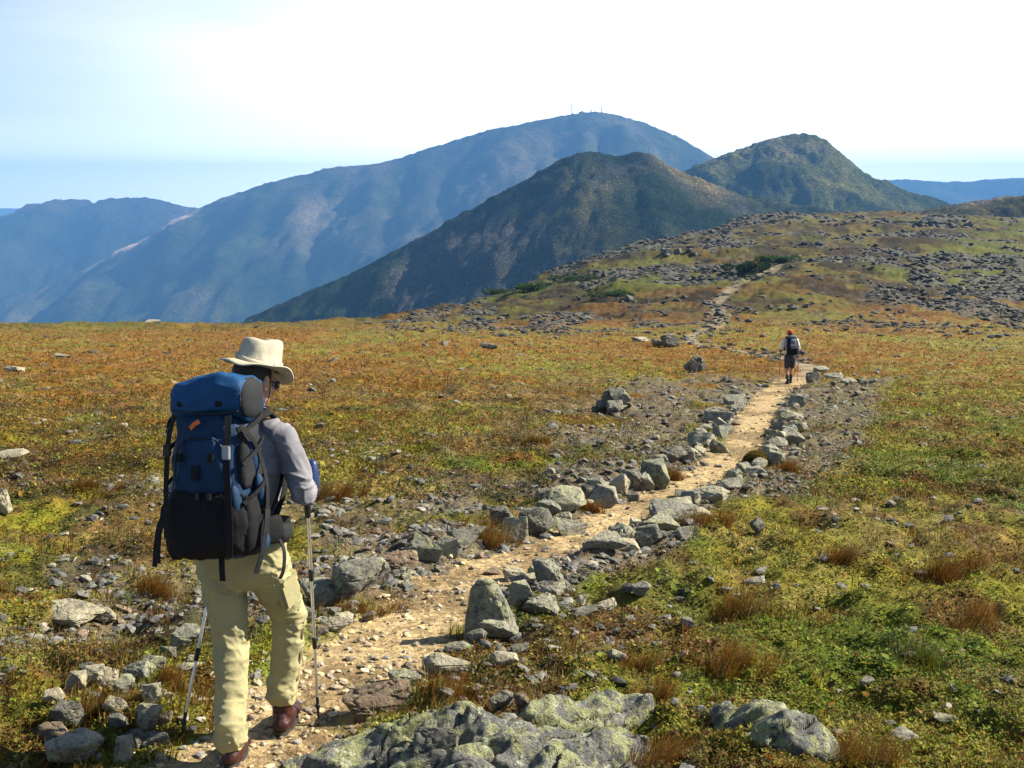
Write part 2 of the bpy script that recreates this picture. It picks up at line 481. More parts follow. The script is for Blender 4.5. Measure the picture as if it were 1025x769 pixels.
def cover(x, y):
    """ground colour (n,3), gravel share, trail distance"""
    x = np.asarray(x, float).ravel(); y = np.asarray(y, float).ravel()
    d, side = trail_dist(x, y)
    wob = (fbm(x * 3.1, y * 3.1, octs=3) - 0.5) * np.clip(0.35 + 0.006 * y, 0, 0.6)
    n1 = fbm(x * 0.55, y * 0.35, octs=4); n2 = fbm(x * 1.7 + 40, y * 1.2 + 9, octs=4)
    n3 = fbm(x * 0.10 + 7, y * 0.045 + 3, octs=4); n4 = fbm(x * 5 + 3, y * 4, octs=3)
    lft = smooth(0.4, -0.4, (x - 0.12 * y) / (1 + 0.2 * np.abs(y)))      # 1 left of the trail
    far = smooth(10, 34, y)
    # plants
    C = PAL['olive'] + 0 * x[:, None]
    def lay(C, col, w): return C * (1 - w[:, None]) + PAL[col] * w[:, None]
    C = lay(C, 'green', smooth(0.44, 0.60, n1) * (1 - 0.65 * far))
    C = lay(C, 'brown', smooth(0.52, 0.66, n2) * 0.8)
    C = lay(C, 'moss', smooth(0.56, 0.66, fbm(x * 0.8 + 90, y * 0.6, octs=3)) * (0.35 + 0.6 * lft) * (1 - far))
    C = lay(C, 'red', smooth(0.55, 0.64, fbm(x * 1.3 + 50, y * 1.0 + 70, octs=4)) * 0.75 * lft * (1 - 0.6 * far))
    C = lay(C, 'orange', smooth(0.46, 0.62, n3 * 0.5 + n2 * 0.5 + 0.05 * lft * far + 0.02 * far) * (0.25 + 0.62 * far * smooth(190, 110, y)))
    C = lay(C, 'rust', smooth(0.56, 0.68, n4 * 0.4 + n3 * 0.6) * 0.55 * far)
    C = lay(C, 'dark', smooth(.55, .64, fbm(x * 1.2 + 61, y * .8 + 17, octs=5)) * .7 * lft * smooth(45, 25, y))
    C = lay(C, 'straw', smooth(.56, .66, fbm(x * 1.5 + 11, y * 1.0 + 71, octs=5)) * .45)
    rb = smooth(80, 140, y)
    C = lay(C, 'dark', smooth(0.40, 0.58, fbm(x * 0.22 + 5, y * 0.10, octs=5)) * 0.8 * rb)
    C = C * (1 + rb[:, None] * (.9 * (fbm(x * .9 + 4, y * .35, octs=4) - .5))[:, None])
    C = C * (1 - .50 * rb[:, None] * np.array([.92, 1, .9]))
    C = lay(C, 'green', smooth(0.50, 0.62, fbm(x * 0.06 + 15, y * 0.03, octs=4)) * 0.5 * rb)
    # stony ground beside the trail and in patches
    q = np.clip(d, 0, None) / (0.088 * y + 0.02) * (1 + .5 * (fbm(x * .7 + 77, y * .5, octs=3) - .5))
    gr = np.where(side > 0, smooth(1.2, .72, q) * 1.05 * smooth(5.8, 8.5, y), smooth(2.7, .4, q) * .92 * smooth(5.5, 9, y)) * smooth(42, 30, y)
    gp = smooth(0.42, 0.60, fbm(x * 0.9 + 20, y * 0.6 + 31, octs=5) + 0.22 * gr - 0.03)
    gp = np.clip(gp * (0.16 + 1.25 * gr) + 0.5 * smooth(0.55, 0.63, fbm(x * 0.7 + 2, y * 0.75 + 60, octs=5)) * lft * smooth(24, 9, y), 0, 1)
    sc = smooth(0.515, 0.585, fbm(x * 0.06 + 31, y * 0.035 + 8, octs=5) * 0.6 + fbm(x * 0.3, y * 0.13, octs=4) * 0.4) * smooth(75, 130, y) * smooth(-.17, -.09, x / np.maximum(y, 1))
    ed = np.exp(-np.abs(crest_y(x, y) - y - 8) / (.10 * y)) * smooth(100, 125, y) * smooth(-.16, -.08, x / np.maximum(y, 1)) * smooth(.30, .2, x / np.maximum(y, 1))
    sc = np.clip(sc + ed * smooth(.38, .56, fbm(x * .12, y * .06 + 7, octs=4)), 0, 1)
    C = lay(C, 'gravel', gp * 0.8)
    C = lay(C, 'scree', sc * 0.85)
    tw = smooth(0.10 + 0.002 * y, -0.10 - 0.002 * y, d + wob)
    tw = tw * (1 - 0.35 * smooth(45, 100, y))
    C = lay(C, 'trail', tw * (1 - .75 * smooth(33, 45, y)))
    C = lay(C, 'farpath', tw * .9 * smooth(33, 45, y))
    C = lay(C, 'brown', tw * .55 * smooth(.48, .62, fbm(x * 1.4 + 9, y * 1.1, octs=4)))
    return C, np.clip(np.maximum(gp, tw), 0, 1), d, tw, gp, sc

def ground_z(x, y, d=None):
    sh = np.shape(x)
    x = np.asarray(x, float).ravel(); y = np.asarray(y, float).ravel()
    if d is None: d, _ = trail_dist(x, y)
    z = base_z(x, y)
    off = smooth(-0.05, 0.35, d)
    z = z - 0.07 * (1 - off) * smooth(60, 30, y)
    z = z + off * ((fbm(x * 1.6, y * 1.6, octs=3) - 0.5) * 0.26 + (fbm(x * 5, y * 5, octs=3) - 0.5) * 0.13) + (fbm(x * 9, y * 9 + 4, octs=2) - 0.5) * 0.025
    z = z + (fbm(x * 0.25, y * 0.25, octs=3) - 0.5) * 0.30 * smooth(12, 40, y)
    far = smooth(70, 140, y)
    z = z + far * ((fbm(x * 0.045 + 3, y * 0.045, octs=5) - 0.5) * 4.5 * smooth(80, 200, y) + (fbm(x * 0.3, y * 0.3, octs=4) - 0.5) * 1.5)
    return z.reshape(sh)

def gz(x, y): return float(ground_z(np.array([x]), np.array([y]))[0])

def at(u, v):
    """where the photo's pixel meets the ground, bumps included"""
    r = ray(u, v)
    x0, y0 = at0(u, v)
    lo, hi = (y0 * 0.75, y0 * 1.35)
    Y = np.linspace(lo, hi, 500)
    d = r[2] / r[1] * Y - ground_z(r[0] / r[1] * Y, Y)
    k = np.nonzero(d <= 0)[0]
    Yk = float(Y[k[0]]) if len(k) else y0
    return r[0] / r[1] * Yk, Yk

# ground sheet
ua = np.concatenate([np.linspace(-900, -80, 60, endpoint=False), np.linspace(-80, 1105, 900), np.linspace(1105, 1900, 60)[1:]])
ya = [-4.0]
while ya[-1] < 900:
    y = ya[-1]
    ya.append(y + (0.25 if y < 2.5 else max(0.03, y * 0.0065) if y < 40 else y * 0.0068 if y < 440 else y * 0.05))
ya = np.array(ya)
APEX = 3.0
Yg, Ug = np.meshgrid(ya, ua, indexing='ij')
Xg = (Ug - 512.5) / F * (Yg + APEX * np.clip(1 - Yg / 60, 0, 1) + 2.0 * np.clip(1 - Yg / 3, 0, 3))
Cg, Gg, Dg, TWg, GPg, SCg = cover(Xg, Yg)
Zg = ground_z(Xg, Yg, Dg)
me = mk_mesh("ground", np.stack([Xg.ravel(), Yg.ravel(), Zg.ravel()], 1), grid_faces(len(ya), len(ua)))
add_col(me, "col", Cg)
at_ = me.attributes.new("grav", 'FLOAT', 'POINT'); at_.data.foreach_set("value", Gg.astype(np.float32))
M_GROUND = mat_ground()
tag(link("ground", me, M_GROUND), kind="structure")

# ------------------------------------------------------------------ mountains
VALLEY = -640.0
M_HILL = {}
def mountain(name, prof, Y0, front, back, colf, seed, sc=1.0, rough=0.05, wob=0.0, nu=340, nf=130, seg=None, top_n=1.0):
    """prof: skyline points (photo x, y) at depth Y0; the ridge falls towards the viewer by `front` and away by `back` (m per m)"""
    prof = np.array(prof, float)
    us = np.linspace(prof[0, 0], prof[-1, 0], nu)
    vs = _cubic(prof[:, 0], prof[:, 1][None, :], us)[0]
    s = slope(vs)
    xr = (us - 512.5) / F * (Y0 * CP + s * Y0 * SP)
    zr = -s * Y0
    H = zr - VALLEY
    tf = np.linspace(0, 1, nf) ** 1.5
    df = np.concatenate([-(tf[::-1]) * (H.max() + 60) / front, (tf[1:]) * (H.max() + 60) / back])  # distance in front (-) or behind
    Xm = xr[None, :] + 0 * df[:, None]
    Dm = df[:, None] + 0 * xr[None, :]
    Ym = Y0 + Dm
    drop = np.where(Dm < 0, -Dm * front, Dm * back)
    r0 = Y0 * 0.012
    drop = np.sqrt(drop ** 2 + r0 ** 2) - r0
    k = sc / Y0 * 14
    a = np.abs(Dm) / Y0
    g = (1 - np.abs(2 * fbm(Xm * k * 0.8 + seed, Ym * k * 0.25, octs=5) - 1))     # gullies run down the slope
    n = (fbm(Xm * k * 3 + seed, Ym * k * 3, octs=5) - 0.5)
    Zm = zr[None, :] - drop - (g - 0.7) * rough * Y0 * smooth(0.0, 0.08, a) + n * 0.008 * top_n * Y0 * (0.25 + smooth(0, 0.02, a)) \
        + (fbm(Xm * k * 16, Ym * k * 16 + seed, octs=4) - 0.5) * 0.0035 * top_n * Y0
    Zm = np.maximum(Zm, VALLEY - 5)
    Xm = Xm + (fbm(Xm * k, Ym * k + 50 + seed, octs=3) - 0.5) * wob * Y0 * smooth(0, 0.1, a)
    V = np.stack([Xm.ravel(), Ym.ravel(), Zm.ravel()], 1)
    me = mk_mesh(name, V, grid_faces(len(df), nu))
    add_col(me, "col", 0.5 * colf(Xm.ravel(), Ym.ravel(), Zm.ravel(), (zr[None, :] - Zm).ravel(), (us[None, :] + 0 * Dm).ravel(), Dm.ravel()))
    key = round(14 * sc / Y0 * 1200, 3)
    if key not in M_HILL: M_HILL[key] = mat_hill("hillside_%d" % len(M_HILL), 1500.0 / Y0, 0.8 if Y0 < 2500 else 0.35)
    o = link(name, me, M_HILL[key])
    return tag(o, kind="structure")

def blend(stops, w):
    C = np.zeros((len(w), 3)) + np.array(stops[0][1])
    for (a, _), (b, c) in zip(stops[:-1], stops[1:]):
        k = smooth(a, b, w)[:, None]; C = C * (1 - k) + np.array(c) * k
    return C

def col_big(x, y, z, below, u, d):
    w = fbm(x * .004, y * .002, octs=5)
    C = blend([(0.3, (.045, .066, .026)), (0.48, (.085, .095, .033)), (0.62, (.13, .12, .085)), (0.75, (.20, .18, .14))], w)
    k = (smooth(0.52, 0.66, fbm(x * .0016 + 4, y * .001, octs=4)) * smooth(300, 40, below))[:, None]
    C = C * (1 - .6 * k) + np.array((.20, .14, .07)) * .6 * k
    # pale scree edge and footpath down the left spur
    e = (smooth(210, 195, u) * smooth(85, 100, u) * smooth(34, 10, np.abs(below)) * (d < 40))[:, None]
    return C * (1 - e) + np.array((.95, .72, .58)) * e
def col_back(x, y, z, below, u, d):
    w = fbm(x * .004, y * .002, octs=5)
    C = blend([(0.3, (.035, .05, .025)), (0.55, (.06, .065, .035)), (0.75, (.11, .10, .08))], w)
    k = (smooth(60, 10, below) * smooth(95, 60, u))[:, None]
    return C * (1 - .6 * k) + np.array((.22, .13, .07)) * .6 * k
def col_mid(x, y, z, below, u, d):
    w = fbm(x * .012, y * .010, octs=5)
    C = blend([(0.3, (.028, .042, .020)), (0.47, (.052, .064, .034)), (0.60, (.085, .083, .07)), (0.76, (.13, .12, .105))], w)
    k = (smooth(0.45, 0.6, fbm(x * .006 + 9, y * .004, octs=4)) * smooth(520, 650, u))[:, None]
    return C * (1 - .65 * k) + np.array((.24, .20, .085)) * .65 * k
def col_right(x, y, z, below, u, d):
    w = fbm(x * .009, y * .006, octs=5)
    C = blend([(0.3, (.035, .05, .018)), (0.47, (.08, .095, .028)), (0.58, (.13, .115, .06)), (0.72, (.20, .18, .15))], w)
    k = (smooth(0.47, 0.6, fbm(x * .005 + 19, y * .004, octs=4)))[:, None]
    return C * (1 - .6 * k) + np.array((.19, .19, .065)) * .6 * k
def col_far(x, y, z, below, u, d):
    return blend([(0.3, (.05, .06, .03)), (0.6, (.09, .09, .05))], fbm(x * .002, y * .001, octs=4))

BIG_Y = 4600
mountain("distant_ridge", [(500, 214), (700, 190), (800, 184), (860, 182), (900, 181), (935, 182), (960, 183), (990, 181), (1025, 179), (1100, 178), (1300, 184), (1500, 200)],
         7200, 0.25, 0.2, col_far, 3.0, rough=0.02)
mountain("mountain_knoll", [(-420, 300), (-260, 262), (-120, 240), (-40, 228), (0, 222), (25, 213), (45, 205), (66, 201), (86, 208.5), (102, 203), (125, 199), (150, 199.5), (180, 206), (230, 214), (300, 226), (420, 250)],
         5600, 0.42, 0.35, col_back, 11.0, rough=0.05)
BIG_PROF = [(-420, 400), (-200, 352), (-60, 322), (0, 305), (60, 281), (100, 262), (150, 237), (200, 209.5), (225, 198), (250, 190), (295, 177), (340, 168), (372, 165), (400, 158.5),
            (435, 147), (470, 137), (505, 127.5), (540, 121), (565, 115.5), (585, 113.5), (606, 114), (640, 121.5), (670, 134), (690, 145), (712, 158), (745, 178), (790, 205), (860, 235), (960, 270)]
mountain("mountain_summit", BIG_PROF, BIG_Y, 0.45, 0.4, col_big, 23.0, rough=0.05)
mountain("mountain_round_hill", [(480, 300), (560, 245), (640, 197), (668, 181), (690, 169.5), (715, 159.5), (740, 151.5), (762, 143), (785, 137), (803, 135.5), (818, 139), (832, 149), (846, 161), (862, 174),
         (885, 188), (912, 197), (940, 204), (985, 212), (1060, 222), (1160, 236)], 1900, 0.42, 0.4, col_right, 31.0, rough=0.026, top_n=1.4)
mountain("mountain_dark_slope", [(40, 440), (160, 372), (240, 323), (300, 297), (350, 275), (400, 250), (450, 223), (500, 195), (530, 178), (552, 165), (575, 156), (592, 153), (606, 155), (622, 157), (640, 154), (652, 157),
         (668, 167), (700, 181), (740, 193), (790, 204), (850, 214), (920, 226), (1040, 245)], 1250, 0.40, 0.45, col_mid, 47.5, rough=0.014, top_n=1.5)
mountain("mountain_right_shoulder", [(760, 260), (840, 232), (885, 219), (920, 211), (955, 205), (985, 200), (1010, 197), (1040, 195), (1100, 190), (1200, 186), (1320, 196), (1480, 225)],
         800, 0.40, 0.4, col_right, 57.0, rough=0.02)

# valley floor out to the horizon
th = np.linspace(0, 2 * math.pi, 97)[:-1]
rr = np.array([1, 300, 900, 1800, 3500, 6000, 8500, 10000, 11500, 12600, 13300])
Xv = (rr[:, None] * np.cos(th)[None]).ravel(); Yv = (rr[:, None] * np.sin(th)[None]).ravel()
Zv = VALLEY - 30 + 55 * fbm(Xv * .0012, Yv * .0012, octs=3)
Rv = np.hypot(Xv, Yv)
Zv = Zv + smooth(9500, 12600, Rv) * (560 + 60 * fbm(Xv * .0006, Yv * .0006 + 4, octs=3))        # low far hills all round
me = mk_mesh("valley_floor", np.stack([Xv, Yv, Zv], 1), grid_faces(len(rr), 96, True))
add_col(me, "col", blend([(0.3, (.04, .055, .025)), (0.7, (.08, .085, .04))], fbm(Xv * .002, Yv * .002, octs=4)))
tag(link("valley_floor", me, mat_hill("valley_forest", 0.3)), kind="structure")

# the air: one box of even haze
bm = bmesh.new(); bmesh.ops.create_cube(bm, size=1.0)
for v in bm.verts: v.co = Vector((v.co.x * 27000, v.co.y * 27000, -710 if v.co.z < 0 else 490))
me = bpy.data.meshes.new("haze"); bm.to_mesh(me); bm.free()
hm = bpy.data.materials.new("haze"); hm.use_nodes = True
ht = hm.node_tree; ht.nodes.clear()
ho = ht.nodes.new("ShaderNodeOutputMaterial"); hv = ht.nodes.new("ShaderNodeVolumePrincipled")
hv.inputs["Color"].default_value = (0.145, 0.37, 0.74, 1)
hv.inputs["Density"].default_value = 1.4e-4
hv.inputs["Anisotropy"].default_value = 0.0
ht.links.new(hv.outputs[0], ho.inputs["Volume"])
HAZE = tag(link("haze", me, hm), kind="stuff")

# ------------------------------------------------------------------ rocks
def icosphere(sub):
    bm = bmesh.new(); bmesh.ops.create_icosphere(bm, subdivisions=sub, radius=1.0)
    V = np.array([v.co[:] for v in bm.verts]); Fc = np.array([[v.index for v in f.verts] for f in bm.faces])
    bm.free(); return V, Fc
ICO = {k: icosphere(k) for k in (1, 2, 3, 4, 5)}

def chip_shape(seed, sub=3, cuts=13, detail=0.0, soft=0.03, lump=0.25):
    """cheap broken stone for rubble"""
    r = np.random.default_rng(seed)
    V, Fc = ICO[sub]; V = V.copy()
    for _ in range(cuts):
        n = r.normal(size=3); n /= np.linalg.norm(n)
        e = V @ n - r.uniform(0.42, 0.80)
        V -= (np.where(e > 0, e * (1 - soft), 0))[:, None] * n
    mn, mxx = V.min(0), V.max(0)
    V = (V - (mn + mxx) / 2) / (mxx - mn); V[:, 2] += 0.5
    return V, Fc

def rock_shape(seed, sub=3, cuts=13, detail=0.05, soft=0.03, lump=0.25):
    """broken block: faceted hull with worn edges, then split fine and roughened"""
    r = np.random.default_rng(seed)
    n = 9 + cuts % 7
    P = r.normal(size=(n, 3)); P /= np.linalg.norm(P, axis=1)[:, None]
    P = np.sign(P) * np.abs(P) ** .75 * r.uniform(.78, 1.0, (n, 1))
    if seed % 3 == 0: P[:, 2] = np.round(P[:, 2] * 1.2) / 1.2 + r.normal(0, .06, n)      # slabby ones
    bm = bmesh.new()
    if seed == 5000:      # broad foot, leaning point
        P = np.array([(-1, -.7, 0), (1, -.8, 0), (1.1, .7, 0), (-.9, .8, 0), (-.95, -.55, .55), (.85, -.6, .45), (.95, .5, .5), (-.8, .6, .7), (-.75, -.3, 1.45), (-.25, -.2, 1.7), (.25, .1, 1.55), (-.5, .4, 1.5), (.65, -.3, 1.0), (.6, .4, 1.0)])
    for p in P: bm.verts.new(p)
    h = bmesh.ops.convex_hull(bm, input=bm.verts)
    bmesh.ops.delete(bm, geom=[v for v in bm.verts if not v.link_faces], context='VERTS')
    bmesh.ops.dissolve_limit(bm, angle_limit=.12, verts=bm.verts, edges=bm.edges)
    bmesh.ops.bevel(bm, geom=list(bm.edges), offset=.075, segments=2, profile=.6, affect='EDGES', clamp_overlap=True)
    bmesh.ops.triangulate(bm, faces=bm.faces)
    lim = {2: .34, 3: .22, 4: .13, 5: .075}.get(sub, .22)
    for _ in range(5):
        long_ = [e for e in bm.edges if e.calc_length() > lim]
        if not long_: break
        bmesh.ops.subdivide_edges(bm, edges=long_, cuts=1)
        bmesh.ops.triangulate(bm, faces=bm.faces)
    bm.verts.ensure_lookup_table(); bm.normal_update()
    V = np.array([v.co[:] for v in bm.verts]); nn = np.array([v.normal[:] for v in bm.verts])
    Fc = np.array([[v.index for v in f.verts] for f in bm.faces]); bm.free()
    a = fbm(V[:, 0] * 2.6 + seed * 3.1, V[:, 1] * 2.6, V[:, 2] * 2.6, octs=5, gain=0.6) - 0.5
    c = 1 - np.abs(2 * fbm(V[:, 0] * 1.3, V[:, 1] * 1.3 + seed, V[:, 2] * 3.6, octs=3) - 1)
    V = V + nn * (a * detail * 3.2 - detail * 1.6 * smooth(0.88, 1.0, c))[:, None]
    mn, mxx = V.min(0), V.max(0)
    V = (V - (mn + mxx) / 2) / (mxx - mn)           # fits a unit box
    V[:, 2] += 0.5
    return V, Fc

G_ = (.125, .125, .112)
ROCK_M = {
    'grey': mat_rock("grey_granite", (.225, .212, .172), (.10, .096, .083), (.29, .285, .18), .40),
    'green': mat_rock("lichened_granite", (.21, .205, .155), (.09, .088, .068), (.275, .275, .165), .55),
    'pale': mat_rock("pale_granite", (.32, .285, .205), (.18, .16, .115), (.35, .335, .21), .30),
    'dark': mat_rock("dark_schist", (.125, .120, .10), (.055, .053, .048), (.23, .225, .15), .30),
    'brown': mat_rock("brown_schist", (.17, .125, .085), (.09, .065, .045), (.20, .175, .11), .25),
    'far': mat_rock("ridge_rock", (.10, .098, .085), (.045, .045, .042), (.14, .14, .105), .35, 0.35),
}
_rm = {}
def rock_mesh(k, sub, mat):
    key = (k, sub, mat)
    if key not in _rm:
        V, Fc = rock_shape(5000 if k == 99 else k * 7 + 3, sub, cuts=10 + k % 8, detail=0.028 + 0.01 * (k % 3))
        me = mk_mesh("rock", V, Fc); me.materials.append(ROCK_M[mat]); _rm[key] = me
        try: me.set_sharp_from_angle(angle=math.radians(32))
        except Exception: pass
    return _rm[key]

ROCKS = []          # (x, y, radius) of what is placed already
def put_rock(x, y, wid, hgt, mat, label, group=None, dep=None, rz=None, tilt=0.15, sink=0.16, sub=3, name="rock", k=None, z=None):
    k = random.randrange(18) if k is None else k
    me = rock_mesh(k, sub, mat)
    o = bpy.data.objects.new(name, me); COL.objects.link(o)
    dep = wid * random.uniform(0.7, 0.95) if dep is None else dep
    h = hgt / (1 - sink)
    o.scale = (wid, dep, h)
    o.rotation_euler = (random.uniform(-tilt, tilt), random.uniform(-tilt, tilt), random.uniform(-0.35, 0.35) if rz is None else rz)
    o.location = (x, y, (gz(x, y) if z is None else z) - sink * h)
    ROCKS.append((x, y, max(wid, dep) / 2))
    return tag(o, label, "rock", group)

random.seed(5)
def px_rock(u, v, w, h, mat, label, group=None, **kw):
    """a rock whose foot shows at photo pixel (u, v), w x h photo pixels large"""
    x, y = at(u, v)
    z = gz(x, y)
    zc = y * CP - z * SP
    m = zc / F
    s = -z / y
    a = math.atan(s)
    wid = w * m
    dep = kw.pop('dep', 0.75 * wid)
    hgt = max((h * m - 0.45 * dep * math.sin(a)) / math.cos(a), 0.42 * h * m)
    big = w * h
    return put_rock(x, y + dep * 0.42, wid * 1.06, hgt, mat, label, group, dep=dep, sub=5 if big > 1500 else 4 if big > 300 else 3, **kw)

